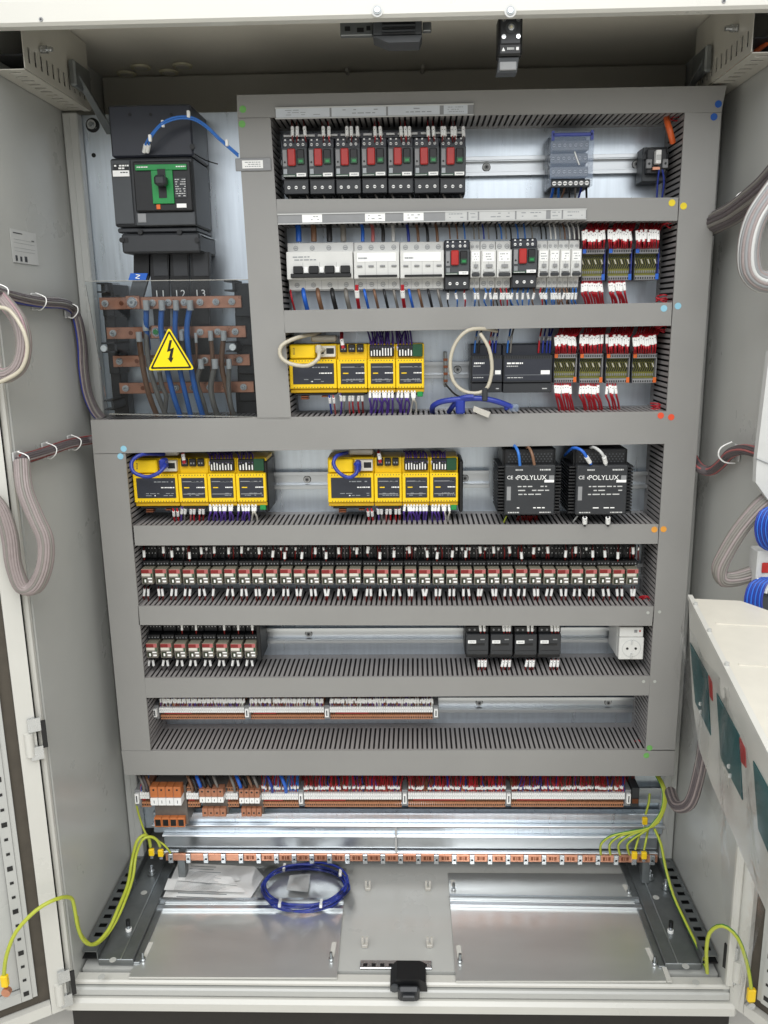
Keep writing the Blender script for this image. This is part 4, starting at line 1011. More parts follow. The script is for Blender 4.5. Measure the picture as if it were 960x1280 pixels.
# ================================================================ contactors and socket
def contactor(label, loc, w, h, d):
    t = thing('contactor', label, 'contactor', loc, 'small black contactors')
    f = lambda u: -w/2+u*w; zz = lambda v: h/2-v*h; b = .001
    mb = MB('black').box(-w*.49, w*.49, -d*.7, 0, zz(1), zz(0), b)
    mb.box(-w*.47, w*.47, -d*.9, -d*.701, zz(.235), zz(.05), b).box(-w*.47, w*.47, -d*.85, -d*.701, zz(.99), zz(.845), b)
    for i in range(4): mb.m('gray').cyl((f(.17+.22*i), -d*.91, zz(.14)), .0022, .0015, 8).m('gray').cyl((f(.17+.22*i), -d*.72, zz(.93)), .0018, .0015, 8)
    part('body', mb, t)
    mb = MB('charcoal').box(-w*.46, w*.46, -d, -d*.701, zz(.84), zz(.24), b).m('black').box(f(.2), f(.8), -d-.0006, -d, zz(.56), zz(.5)).box(f(.1), f(.9), -d-.0004, -d, zz(.72), zz(.71)).m('gray').box(f(.62), f(.8), -d-.0006, -d, zz(.4), zz(.37)); part('front', mb, t)
    part('name_label', MB('label').box(f(.1), f(.44), -d-.0008, -d, zz(.50), zz(.41)).dashes(f(.14), f(.4), zz(.49), zz(.42), -d-.001, 1, 1), t)
    return t
ct = None
for i, x0 in enumerate((582, 612.2, 642.2, 672.6)):
    loc, w_, h_, d_ = dev(x0, 783, x0+29.8, 825, .02, YP-.012)
    lab = 'black contactor, %s of four, white label' % ORD[i]
    if ct is None: ct = contactor(lab, loc, w_, h_, d_)
    else: dup(ct, loc, lab)
    for k in (17, 21, 25) if i % 2 else (18, 23):
        x = x0+k; wire([at(x, 779, .05), at(x, 781, .025), at(x+J(1), 790, .025), at(x, 796, .05)], .0014, 'darkred', 'sleeved wire above a black contactor', 'sleeved wires above the contactors', 1, .013, .0026)
    for k in (18, 22, 26):
        x = x0+k-1; wire([at(x, 824, .05), at(x, 825, .03), at(x-1.5+J(1), 835, .03), at(x-3, 850, .06)], .0014, 'darkred', 'sleeved wire below a black contactor', 'sleeved wires below the contactors', 1, .014, .0027)
loc, w_, h_, d_ = dev(774, 784, 805, 824.6, .015, YP-.012)
t = thing('socket_outlet', 'white rail mounted power socket at the right end of its row', 'power socket', loc)
part('housing', MB('mcb_white').box(-w_*.5, w_*.5, -d_*.8, 0, -h_*.52, h_*.52, .0015).box(-w_*.5, w_*.45, -d_, -d_*.801, h_*.2, h_*.5, .001), t)
mb = MB('mcb_white').box(-w_*.5, w_*.5, -d_, -d_*.801, -h_*.5, h_*.18, .0015)
z = -h_*.15; mb.m('lightgray').cyl((0, -d_-.0006, z), w_*.38, .0008, 24).m('mcb_white').cyl((0, -d_-.0010, z), w_*.35, .0006, 24); part('socket_face', mb, t)
part('pin_hole', MB('black').cyl((-w_*.17, -d_-.0014, z), .0026, .0006, 10), t); part('pin_hole', MB('black').cyl((w_*.17, -d_-.0014, z), .0026, .0006, 10), t)
part('earth_clip', MB('steel').box(-.0016, .0016, -d_-.003, -d_-.0012, z+w_*.2, z+w_*.38).box(-.0016, .0016, -d_-.003, -d_-.0012, z-w_*.38, z-w_*.2), t)
part('indicator', MB('gray').box(w_*.08, w_*.2, -d_-.001, -d_, h_*.34, h_*.42).m('red').box(w_*.28, w_*.34, -d_-.001, -d_, h_*.36, h_*.41), t)

# ================================================================ slim terminal strips
def tstrip(x0, x1, ytop, ybot, label, Y=.045, marks=True, pitch=2.75, tilt=0.):
    xm = (x0+x1)/2; a, b, c, d = rect(x0, ytop, x1, ybot, Y); h = d-c
    t = thing('terminal_strip', label, 'terminal strip', (a, YP, c), 'strips of slim beige terminals')
    L = b-a; n = max(3, int((x1-x0)/pitch)); p = L/n; y = -(YP-Y)
    mb = MB('terminal'); mb.box(0, L, y*.62, -.014, 0, h, .0005)
    for i in range(n):
        x = i*p; mb.m('termtop' if marks else 'terminal').box(x+p*.06, x+p*.94, y*.9+J(.0006), y*.62, h*.8, h).box(x+p*.06, x+p*.94, y*.9, y*.62, 0, h*.24)
        mb.m('terminal_gray').box(x+p*.1, x+p*.9, y*.82, y*.62, h*.25, h*.46)
        mb.m('copper_dk').box(x+p*.2, x+p*.8, y*.86, y*.82, h*.30, h*.42)
        mb.m('black').box(x+p*.25, x+p*.75, y*.905, y*.895, h*.87, h*.95).box(x+p*.25, x+p*.75, y*.905, y*.895, h*.07, h*.15)
    part('terminals', mb, t, kind='stuff')
    mb = MB('label')
    for i in range(n): mb.m('label').box(i*p+p*.05, i*p+p*.95, y, y*.62, h*.48, h*.78, .0002).m('printgray').box(i*p+p*.42, i*p+p*.58, y-.0002, y, h*.60, h*.68)
    part('number_tags', mb, t, kind='stuff')
    if marks: part('bridge', MB('red').box(L*.05, L*rnd.uniform(.25, .6), y*.88, y*.861, h*.3, h*.42), t)
    return t
def eclamp(px, y0, y1, label, Y=.04):
    a, b, c, d = rect(px-3, y0, px+3, y1, Y)
    t = thing('end_clamp', label, 'end clamp', ((a+b)/2, YP, c), 'grey end clamps between terminal strips'); w = b-a; h = d-c
    part('body', MB('gray').box(-w*.6, w*.6, -(YP-Y)*.9, -.012, 0, h, .001), t); part('tag', MB('label').box(-w*.4, w*.4, -(YP-Y), -(YP-Y)*.9, h*.25, h*.85, .0006).m('print').box(-w*.12, w*.12, -(YP-Y)-.0003, -(YP-Y), h*.35, h*.75), t)
for x0, x1, l, y in ((199, 305.5, 'left strip of slim terminals in the lowest framed row', 881), (311.5, 405, 'middle strip of slim terminals in the lowest framed row', 880.5), (412, 541, 'right strip of slim terminals in the lowest framed row', 880)):
    tstrip(x0, x1, y-1, 901, l)
    for px in span(int((x1-x0)/2.8), x0, x1):
        for rr in range(2):
            if rnd.random() < .98: bulk('term', [at(px+J(2), 870, .06), at(px+J(1), 874-rr, .045), at(px+J(1.6), 880, .045), at(px, 884, .055)], .001, rnd.choice(['violet', 'harness', 'whitewire', 'darkred']), 1, .0085, .0019)
for px, l in ((193.5, 'left of the slim strips'), (308.5, 'between left and middle slim strips'), (408.5, 'between middle and right slim strips'), (545, 'right of the slim strips')): eclamp(px, 884, 901, 'end clamp '+l)
# bottom row
for x0, x1, l, y in ((175, 187, 'shortest terminal strip at far left of bottom row', 988), (233, 248.5, 'short terminal strip between large orange and first beige block', 989), (282, 297.5, 'short terminal strip between the two beige blocks', 989.5), (327, 373, 'small terminal strip left of the three long ones', 990), (380, 502, 'long terminal strip, left of three in the bottom row', 989.5), (510, 632.5, 'long terminal strip, middle of three in the bottom row', 989), (639.5, 781, 'long terminal strip, right of three in the bottom row', 989)):
    tstrip(x0, x1, y-3, 1011, l)
    n = int((x1-x0)/2.2)
    for px in span(n, x0, x1):
        if x0 >= 320 or x0 == 175:
            for rr in range(2):
                if rnd.random() < .8: bulk('bot', [at(px+J(3), 966, .07), at(px+J(2), 976, .055), at(px+J(1), 983-J(1), .045), at(px+J(.5), 989, .05)], .0013, rnd.choice(['wirered', 'darkred', 'wirered', 'harness', 'wirered', 'darkred', 'darkred', 'blackwire', 'navy', 'wirered'] if x0 > 370 else ['graycable', 'wirered', 'bluecable']), None if rnd.random() < .25 else 2, .0065, .0021)
for px, l in ((376, 'left of the long bottom strips'), (506, 'between left and middle long strips'), (636, 'between middle and right long strips'), (786, 'right of the long bottom strips'), (171, 'far left of the bottom row')): eclamp(px, 990, 1010, 'end clamp '+l)
solo('terminal_wires', STUFF['term'], 'countless tiny sleeved wires above the slim terminal strips', '', kind='stuff')
solo('terminal_wires', STUFF['bot'], 'countless red and dark wires above the bottom terminal strips', '', kind='stuff')
mb = MB('charcoal'); a, b, c, d = rect(789, 985, 799, 1009, .05); mb.box(a, b, .05, YP-.012, c, d, .001).m('copper_dk').box(a+.002, b-.002, .048, .05, c+.01, c+.02)
solo('end_block', mb, 'dark block closing the bottom terminal row at right', 'terminal block')
def bigterm(x0, x1, yt, yb, y2, y3, mt, label, tags):
    loc, w, h, d = dev(x0, yt, x1, yb, .03, YP-.012)
    t = thing('power_terminal', label, 'terminal block', loc, 'large four way power terminals')
    z3 = at((x0+x1)/2, y3, .045).z-loc.z; z2 = at((x0+x1)/2, y2, .045).z-loc.z; ztop = at((x0+x1)/2, yt-12, .08).z-loc.z
    part('housing', MB('terminal_gray').box(-w*.5, w*.56, -d*.7, 0, z3, ztop, .001), t)
    for i in range(4):
        xa = -w/2+w*i/4+.0004; xb = -w/2+w*(i+1)/4-.0004
        part('terminal', MB(mt).box(xa, xb, -d, -d*.701, -h*.08, h*.5, .0008).m('black').cyl(((xa+xb)/2, -d-.0003, h*.34), .0022, .0005, 10).m('terminal').box(xa, xa+.0012, -d-.0005, -d, -h*.05, h*.45), t)
        mb = MB(mt).box(xa, xb, -d*.85, -d*.701, z3+.001, z2, .0006).m('black').box(xa+.002, xb-.002, -d*.853, -d*.849, z3+.004, z2-.004) if mt == 'bigorange' else MB(mt).box(xa, xb, -d*.85, -d*.701, z3+.001, z2, .0006).m('black').cyl(((xa+xb)/2, -d*.853, (z3+.003)*.6+z2*.4), .0022, .0006, 10)
        part('clamp_opening', mb, t)
        part('number_tag', MB('label').box(xa, xb, -d*1.02, -d*.701, -h*.5, -h*.1, .0006).m('print').box((xa+xb)/2-.0006, (xa+xb)/2+.0006, -d*1.02-.0003, -d*1.02, -h*.38, -h*.22), t)
bigterm(187.5, 226.5, 984, 1006.5, 1021, 1033, 'bigorange', 'largest orange four way terminal at the left of the bottom row', 1)
bigterm(249, 279.4, 987, 1003, 1009.5, 1020, 'terminal', 'brown four way terminal next to the orange one', 1)
bigterm(298.7, 324.5, 988, 1004, 1009.5, 1020, 'terminal', 'brown four way terminal nearer the middle', 1)
for xs_, cs, l in (((178, 182, 186), ('graycable', 'harness', 'brown'), 'left of the orange terminal'), ((238, 243, 249, 255, 262, 270), ('brown', 'blackwire', 'blue', 'blackwire', 'blackwire', 'graycable'), 'at the first brown terminal'), ((291, 299, 306, 313, 320), ('graycable', 'blue', 'blackwire', 'brown', 'graycable'), 'at the second brown terminal'), ((338, 355), ('navy', 'blue'), 'above the small strip')):
    for j, (x, c) in enumerate(zip(xs_, cs)):
        wire([at(x-5, 966, .06), at(x-2, 974, .04), at(x+2, 984, .04), at(x+2.5, 990, .05)], .0038 if c in ('blue', 'blackwire') else .003, c, '%s cable, %s of those %s' % ({'graycable': 'grey', 'harness': 'dark grey', 'brown': 'brown', 'blackwire': 'black', 'blue': 'blue', 'navy': 'dark blue'}[c], ORD[j], l), 'cables dropping to the bottom terminals', cat='cable', name='cable', n=7)
mb = MB('darkred')
for px in span(110, 376, 796): mb.tube([at(px+J(4), 962, .09), at(px+J(3), 975, .085), at(px+J(3), 992, .08)], .0016, 4, 1, False)
for px in span(30, 180, 372): mb.m('blackwire').tube([at(px+J(4), 962, .1), at(px+J(3), 990, .09)], .002, 4, 1, False)
solo('wires', mb, 'curtain of dark red wires behind the bottom terminals', '', kind='stuff')

# ================================================================ copper earth bar
YE = .02; a, b, c, d = rect(207, 1068.5, 822, 1077, YE)
a, b = at(207, 1072, YE).x, at(822, 1075, YE).x
eb = thing('earth_bar', 'long flat copper earth bar with clamps across the cabinet floor', 'busbar', ((a+b)/2, YE, c)); cx = (a+b)/2; L = b-a; h = d-c
part('bar', MB('copper').box(-L/2, L/2, 0, .006, 0, h, .0006), eb)
nC = 28
for i in range(nC):
    x = -L/2+.012+(L-.024)*i/(nC-1)
    part('clamp', MB('steel').box(x-.0052, x+.0052, -.005, 0, -h*.18, h*1.15, .001).m('black').cyl((x+J(.001), -.0054, h*.45), .0026, .0006, 8).m('steel').box(x-.0035, x+.002, -.0062, -.0056, h*.25, h*.38), eb)
    if i < nC-1 and i > 3:
        xm = x+(L-.024)/(nC-1)/2
        part('bar_slot', MB('copper_dk').box(xm-.008, xm-.003, -.0004, 0, h*.25, h*.75).box(xm-.001, xm+.001, -.0004, 0, h*.25, h*.75).box(xm+.003, xm+.008, -.0004, 0, h*.25, h*.75), eb)
for x in (-L/2+.03, L/2-.02): part('foot', MB('zinc_dark').box(x-.008, x+.008, .007, .03, ZF+.015-c, h*.6, .001), eb)

# ================================================================ earth wires
def earth(pts, r, label, n=7): return wire(pts, r, 'earth', label, None, cat='earth wire', name='earth_wire', n=n)
def lug(px, py, label, Y=.0, hgt=.016):
    P = at(px, py, Y); solo('cable_lug', MB('yellow').box(P.x-.0055, P.x+.0055, P.y-.004, P.y+.004, P.z-hgt/2, P.z+hgt/2, .0015).m('steel').box(P.x-.003, P.x+.003, P.y-.002, P.y+.002, P.z-hgt*.9, P.z-hgt/2), label, 'cable lug')
lug(189.5, 1065, 'left yellow lug at left end of the copper bar'); lug(201, 1066, 'right yellow lug at left end of the copper bar')
lug(793, 1069, 'left yellow lug at right end of the copper bar'); lug(805, 1069, 'right yellow lug at right end of the copper bar'); lug(806, 1026, 'yellow lug high beside the bottom terminals', .04)
zr = ZF+.03
earth([at(188, 1058, .0), at(186, 1048, -.005), at(180, 1044, -.01), at(171, 1052, -.02), at(165, 1076, -.03), at(160, 1105, -.07), at(148, 1135, -.12), at(135, 1163, -.16), at(118, 1180, -.19), at(105, 1176, -.21), at(97, 1158, -.225), at(93, 1135, -.232), at(88, 1122, -.24), at(70, 1124, -.27), at(45, 1138, -.29), at(20, 1165, -.31), at(8, 1195, -.32), at(5, 1218, -.32)], .0034, 'long green yellow earth wire looping over the sill to the left door', 9)
earth([at(200, 1058, .0), at(196, 1050, -.005), at(188, 1046, -.01), at(178, 1050, -.018), at(170, 1070, -.028), at(166, 1098, -.06), at(154, 1132, -.11), at(140, 1160, -.15), at(124, 1178, -.18), at(112, 1180, -.2), at(100, 1166, -.215), at(96, 1146, -.225)], .003, 'second green yellow earth wire running beside the long left one')
earth([at(170, 1003, .05), at(174, 1020, .05), at(182, 1042, .04), at(190, 1047, .02), at(205, 1056, .01), at(213, 1066, .015)], .0022, 'thin earth wire from the bottom terminals to the copper bar')
for j, px in enumerate((752, 763, 774, 785)):
    earth([at(px-1+j, 1068, .015), at(px-1, 1056, .005), at(px+8, 1047, .0), at(px+22-j*2, 1042, -.002), at(816-j, 1033, .0), at(829-j, 1015, .01), at(833-j*1.2, 995, .015), at(829-j, 980, .03), at(822-j, 968, .05)], .0026, 'green yellow earth wire, %s of four bundled to the right end of copper bar' % ORD[j])
earth([at(794, 1062, .0), at(799, 1045, .01), at(806, 1034, .04)], .0024, 'short earth wire between the two yellow lugs at right')
earth([at(805, 1062, .0), at(808, 1048, .0), at(810, 1036, .03)], .0024, 'shortest earth wire right beside it, under the high lug')
earth([at(807, 1018, .045), at(811, 1003, .05), at(812, 992, .06)], .0026, 'earth wire rising from the high yellow lug')
earth([at(818, 1036, .0), at(826, 1055, -.01), at(832, 1085, -.03), at(842, 1120, -.07), at(858, 1155, -.12), at(875, 1190, -.17), at(884, 1215, -.2)], .003, 'earth wire running forward down the right floor rail', 8)
earth([at(884, 1216, -.21), at(883, 1190, -.225), at(887, 1166, -.235), at(903, 1157, -.25), at(922, 1172, -.26), at(934, 1205, -.265), at(939, 1235, -.265)], .0034, 'green yellow earth wire arching over to the right door', 9)
P = at(939, 1244, -.262); solo('cable_lug', MB('yellow').box(P.x-.007, P.x+.007, P.y-.005, P.y+.005, P.z-.012, P.z+.014, .002).m('steel').cyl(P+V((0, -.006, -.018)), .007, .005, 10), 'yellow lug on the right door', 'cable lug')
P = at(6, 1226, -.32); solo('cable_lug', MB('yellow').box(P.x-.006, P.x+.006, P.y-.005, P.y+.005, P.z-.011, P.z+.012, .002).m('copper').cyl(P+V((.002, -.006, -.02)), .008, .008, 10), 'yellow lug on the left door', 'cable lug')

# ================================================================ main breaker
YM = .002
def W(x0, y0, x1, y1, Y): return rect(x0, y0, x1, y1, Y)
a, b, c, d = W(140, 131, 246, 316, YM)
mbk = thing('main_breaker', 'large black main circuit breaker with green front plate and toggle', 'circuit breaker', ((a+b)/2, YP, c))
def mp(name, boxes, label=None):
    mb = MB('charcoal')
    for (x0, y0, x1, y1, Y0, Y1, mt, bv) in boxes:
        a, b, c, d = W(x0, y0, x1, y1, Y0); mb.m(mt).box(a, b, Y0, Y1, c, d, bv)
    return part(name, mb, mbk, world=True, label=label)
o = mp('upper_shroud', [(137, 130.5, 240, 196, .004, YP-.001, 'slate', .003)])
for px in (162, 188, 214): q = at(px, 143, .0025); part('vent_hole', MB('black').cyl(q, .0028, .001, 10), mbk, world=True)
mp('body', [(140.5, 197, 243.5, 283, YM, YP-.001, 'charcoal', .003)])
mp('side_module', [(141, 200, 165, 280, -.001, .0015, 'charcoal2', .0008), (141.5, 205, 160.5, 212, -.002, -.0011, 'black', 0)])
mp('front_plate', [(167.5, 201, 239.5, 264, -.008, .0015, 'black', .002)])
mp('green_plate', [(168.6, 205.3, 233, 212.5, -.0115, -.0085, 'green', .0006), (189.8, 212.7, 216.5, 254.5, -.0115, -.0085, 'green', .0006)])
mp('toggle_slot', [(197.5, 211, 207.5, 247.5, -.0122, -.0116, 'black', 0)])
mp('toggle', [(191.5, 218, 206.5, 231.5, -.032, -.0125, 'charcoal', .004)])
a_, b_, c_, d_ = W(218, 222, 233, 247, -.0095)
part('rating_print', MB('charcoal').box(a_, b_, -.0095, -.0082, c_, d_).dashes(a_+.001, b_-.001, c_+.001, d_-.001, -.0098, 8, .8, 'lightgray', .4), mbk, world=True)
a_, b_, c_, d_ = W(141, 213, 161.5, 220.5, -.003)
part('name_label', MB('label').box(a_, b_, -.003, -.0012, c_, d_).dashes(a_+.002, b_-.002, c_+.004, d_-.001, -.0033, 1, .8, 'print'), mbk, world=True)
a_, b_, c_, d_ = W(142, 205.5, 161, 212, -.0026)
part('rating_marks', MB('label').dashes(a_, b_, c_, d_, -.0026, 2, .7, 'label', .6), mbk, world=True)
a_, b_, c_, d_ = W(221, 254.5, 233, 259.5, -.009)
part('small_label', MB('label').box(a_, b_, -.0092, -.0081, c_, d_), mbk, world=True)
a_, b_, c_, d_ = W(195.5, 255.5, 200.5, 261.5, -.009)
part('orange_key', MB('orange').box(a_, b_, -.0095, -.0081, c_, d_, .0005), mbk, world=True)
a_, b_, c_, d_ = W(170, 206, 232, 211, -.012)
part('plate_print', MB('label').dashes(a_, a_+.02, c_+.001, d_-.001, -.0122, 1, 1, 'label', .4).dashes(b_-.018, b_, c_+.001, d_-.001, -.0122, 1, 1, 'label', .4), mbk, world=True)
mp('lower_strip', [(170, 265, 244, 281.5, -.002, .0015, 'charcoal2', .001), (172.5, 267, 182.5, 278, -.003, -.0021, 'gray', 0)])
mp('lower_step', [(147, 284.5, 246, 290.5, .006, YP-.001, 'charcoal', .002)])
mp('lower_shroud', [(152, 291.5, 250, 316, .0, YP-.001, 'charcoal', .003), (155, 297, 160, 303, -.001, -.0001, 'black', 0)])
for px, py in ((152, 300), (175, 290), (224, 290), (246, 300), (240, 183)): q = at(px, py, -.003); part('screw', MB('black').cyl(q, .0045, .006, 10), mbk, world=True)
# cable ties sticking out at right
for p0, p1 in (((241, 191), (272, 205)), ((247, 291), (268, 300))):
    solo('cable_tie', MB('black').tube([at(*p0, .01), at((p0[0]+p1[0])/2, (p0[1]+p1[1])/2+2, .03), at(*p1, .06)], .0011, 5, 3), 'black cable tie tail beside the %s end of the main breaker' % ('upper' if p0[1] < 200 else 'lower'), 'cable tie')
# blue wire pair with ferrules
for dx, l in ((0, 'outer'), (2.6, 'inner')):
    wire([at(180+dx*1.6, 190, -.004), at(182+dx*1.5, 181, -.015), at(189+dx, 168, -.025), at(203, 153+dx, -.03), at(221, 146+dx, -.03), at(240, 146.5+dx, -.025), at(257, 156+dx, -.015), at(274, 172+dx, -.006), at(290, 186+dx, -.004), at(298, 193+dx, .001)], .0017, 'bluecable', '%s blue control wire arching across the main breaker' % l, None, 0, .016, .0032, n=7)
for px, py in ((188, 173), (204, 155), (236, 143), (284, 179)): P = at(px, py, -.028 if px < 250 else -.008); solo('cable_tie', MB('label').box(P.x-.003, P.x+.002, P.y-.003, P.y+.003, P.z-.005, P.z+.006, .001), 'clear tie on the blue wires, %s' % {188: 'lowest left one', 204: 'second from the left end', 236: 'at the top of the arch', 284: 'near the grey duct'}[px], 'cable tie')

# ================================================================ busbar chamber
bb = thing('busbar_block', 'stack of four copper busbars on black supports beside the left duct', 'busbar block', at(215, 524, YP))
for x0, y0, x1, y1, Y, cnt in ((124, 370.5, 302, 386, .022, 9), (133, 408, 307.5, 423, .038, 8), (141, 443.5, 312.5, 458, .054, 8), (149, 477.5, 317.5, 491.5, .070, 8)):
    a, b, c, d = rect(x0, y0, x1, y1, Y)
    bar = part('busbar', MB('copper').box(a, b, Y, Y+.005, c, d, .0008), bb, world=True)
    for i in range(cnt):
        x = a+(b-a)*(i+.4)/cnt; z = (c+d)/2
        if i == 1: m_ = MB('copper_dk').cyl(V((x, Y-.0004, z))-bb.location, .0042, .0004, 14)
        else: m_ = MB('lightgray').cyl(V((x, Y-.004, z))-bb.location, .0062, .0038, 14).m('steel').cyl(V((x, Y-.007, z))-bb.location, .0038, .003, 8).m('zinc_dark').cyl(V((x, Y-.0075, z))-bb.location, .0016, .0005, 6)
        part('bolt', m_, bar)
a, b, c, d = rect(157, 369.5, 176, 386.5, .0); q = at(165, 378, .012)
part('main_bolt', MB('copper').box(q.x-.013, q.x+.013, .016, .0215, q.z-.012, q.z+.012, .001).m('steel').cyl(q, .0095, .004, 16).m('lightgray').cyl(q-V((0, .004, 0)), .0062, .004, 12).m('zinc_dark').cyl(q-V((0, .0045, 0)), .0028, .0006, 6), bb, world=True)
q = at(195, 415, .03); part('main_bolt', MB('copper').box(q.x-.011, q.x+.011, .033, .0375, q.z-.012, q.z+.012, .001).m('steel').cyl(q, .0085, .003, 16).m('green').cyl(q-V((0, .003, 0)), .005, .003, 12), bb, world=True)
mb = MB('black')
for (x0, x1) in ((127, 142), (293, 318)):
    for k, (yy, Y) in enumerate(((362, .028), (398, .044), (434, .06), (468, .075))):
        sh = k*4 if x0 < 200 else k*1.5
        a, b, c, d = rect(x0+sh, yy-8, x1+sh*(.8 if x0 < 200 else .4), yy+34, Y); mb.box(a, b, Y, YP-.001, c, d, .002)
    a, b, c, d = rect(x0+15 if x0 < 200 else x0+2, 490, x1+18 if x0 < 200 else x1+3, 520, .08); mb.box(a, b, .08, YP-.001, c, d, .002)
part('support', mb, bb, world=True)
mb = MB('charcoal')
for x0, y0, x1, y1 in ((121, 353, 134, 366), (280, 350, 293, 364), (127, 428, 146, 441), (282, 427, 296, 440), (130, 500, 142, 513)):
    a, b, c, d = rect(x0, y0, x1, y1, .012); mb.m('charcoal').box(a, b, .012, .08, d-.003, d).box(a, b, .012, .08, c, c+.003).box(b-.004, b, .012, .08, c, d)
part('cover_clip', mb, bb, world=True)
for px, py in ((129.5, 435.5), (290.5, 434)): q = at(px, py, .002); part('cover_screw', MB('label').cyl(q, .006, .005, 14), bb, world=True)
# flat black flexible bars from the breaker
for j, (x0, x1, xb0, xb1, yb_) in enumerate(((167, 186, 159, 176, 380), (188, 211, 193, 211, 412), (213, 236, 218, 238, 447), (238, 262, 240, 262, 480))):
    t0, t1 = at(x0, 315, .035), at(x1, 315, .035); m0, m1 = at(x0, 345, .035), at(x1, 345, .035); e0, e1 = at(xb0, yb_, .03+.014*j), at(xb1, yb_, .03+.014*j)
    mb = MB('black').slab([t0, t1, m1, m0], (0, .012, 0)).m('blackwire' if j else 'charcoal2').slab([m0, m1, e1, e0], (0, .009, 0))
    if j: mb.m('charcoal').box(t0.x+.004, t1.x-.004, .0338, .0349, m0.z, t0.z).text(['', 'L1', 'L2', 'L3'][j], (m0.x+m1.x)/2, .0335, at(200, 368, .0335).z, .019, 'label')
    solo('flexible_bar', mb, 'black insulated flexible bar below the main breaker, %s' % ['leftmost, with blue N tag', 'second from the left', 'third from the left', 'rightmost'][j], 'flexible bar', 'flexible bars below the main breaker')
P = [at(163, 341.5, .028), at(184.5, 341.5, .028), at(182, 350, .028), at(160.5, 350, .028)]; mb = MB('blue').slab(P, (0, .003, 0))
q = at(172.5, 345.8, .0274); mb.text('N', 0, 0, 0, 1, 'label', bold=True, fn=lambda a, b: (q.x-b*.011+a*.003, q.y, q.z+a*.011+b*.002))
solo('phase_tag', mb, 'small blue tag with a white N on the leftmost flexible bar', 'tag')
# cables inside
off = lambda x, y: (90+x/3.69, 320+y/3.69)
CB = [([(343, 235), (343, 330), (352, 430)], 'bluecable', .0052, 'leftmost blue cable from the top copper bar'), ([(415, 235), (410, 330), (425, 430), (440, 530), (470, 650), (507, 760)], 'bluecable', .0052, 'second blue cable from the top copper bar'),
      ([(480, 235), (475, 330), (482, 430), (505, 560), (550, 745)], 'bluecable', .0048, 'third blue cable from the top copper bar'), ([(545, 235), (530, 330), (540, 460), (570, 620), (612, 765)], 'bluecable', .0052, 'rightmost blue cable from the top copper bar'),
      ([(310, 380), (325, 500), (355, 640), (400, 755)], 'brown', .0052, 'leftmost brown cable from the second copper bar'), ([(340, 330), (355, 500), (395, 640), (440, 750)], 'graycable', .005, 'leftmost grey cable behind the warning sign'),
      ([(505, 375), (512, 430), (520, 520)], 'graycable', .0038, 'short grey cable right of the warning sign'), ([(572, 385), (575, 470), (565, 560)], 'brown', .0025, 'thin brown cable right of the warning sign'),
      ([(640, 375), (650, 500), (640, 620), (672, 745)], 'brown', .0042, 'brown cable from the right part of second bar'), ([(700, 375), (690, 500), (715, 620), (745, 745)], 'brown', .005, 'rightmost brown cable behind the clear shield'),
      ([(595, 505), (575, 580), (600, 660), (625, 750)], 'graycable', .005, 'middle grey cable from the third copper bar'), ([(660, 505), (640, 600), (655, 690), (680, 750)], 'graycable', .0055, 'right grey cable from the third copper bar'),
      ([(400, 520), (415, 600), (435, 650), (425, 745)], 'graycable', .0045, 'grey cable just right of the leftmost brown one'), ([(725, 505), (722, 600), (735, 700), (760, 750)], 'graycable', .0045, 'rightmost grey cable behind the clear shield')]
for pts, c, r, l in CB:
    n = len(pts); wire([at(*off(*p), (.014 if c == 'bluecable' else .03)+.025*i/(n-1)+(.01 if i == n-1 else 0)) for i, p in enumerate(pts)], r, c, l, 'cables behind the clear shield', cat='cable', name='cable', n=9)
    o_ = bpy.data.objects[-1] if False else None
    q = at(*off(*pts[0]), .009 if c == 'bluecable' else .026); cb = [x_ for x_ in COL.objects if x_.get('label') == l][0]
    part('crimp_lug', MB('lightgray').tube([q+V((0, 0, .012)), q-V((0, 0, .006))], r*1.15, 8, 1), cb, loc=-cb.location)
# clear shield and sign
sh = thing('safety_shield', 'clear plastic shield with a yellow warning triangle over the busbars', 'safety shield', at(215, 520, .0))
P = [at(106, 351, -.001), at(310, 349, -.001), at(321, 522, -.001), at(136, 518, -.001)]
part('clear_sheet', MB('shield').slab(P, (0, .002, 0)), sh, world=True)
part('sheet_edge', MB('clearpeg').slab([P[0], P[1], P[1]+V((0, 0, -.0012)), P[0]+V((0, 0, -.0012))], (0, .012, 0)), sh, world=True)
part('sheet_edge', MB('clearpeg').slab([P[3], P[2], P[2]+V((0, 0, .0012)), P[3]+V((0, 0, .0012))], (0, .012, 0)), sh, world=True)
def tri(s, y0, t, mt, r=.15):
    A = [at(211, 409, y0), at(243, 462, y0), at(185, 463, y0)]; c = sum(A, V())/3; A = [c+(p-c)*s for p in A]; pts = []
    for i in range(3):
        p, q, o2 = A[i], A[(i+1) % 3], A[(i-1) % 3]
        a = p+(o2-p)*r*.5; b = p+(q-p)*r*.5
        for k in range(5): u = k/4; pts.append(a*(1-u)**2+p*2*u*(1-u)+b*u*u)
    return MB(mt).slab(pts, (0, t, 0)), c
mb, c_ = tri(1.0, -.0035, .002, 'sign'); part('warning_sign', mb, sh, world=True)
def ring():
    mb = MB('black'); m1, _ = tri(.9, -.0042, .0005, 'black', .12); m2, _ = tri(.775, -.0048, .0005, 'sign', .04); mb.add(m1.v, m1.f); mb.m('sign').add(m2.v, m2.f); return mb
part('sign_border', ring(), sh, world=True)
bolt = [(450, 388), (438, 442), (455, 437), (447, 472), (440, 470), (457, 492), (468, 468), (461, 470), (470, 422), (452, 430), (461, 388)]
part('lightning_symbol', MB('black').slab([at(*off(x, y), -.0054) for x, y in bolt], (0, .0005, 0)), sh, world=True)

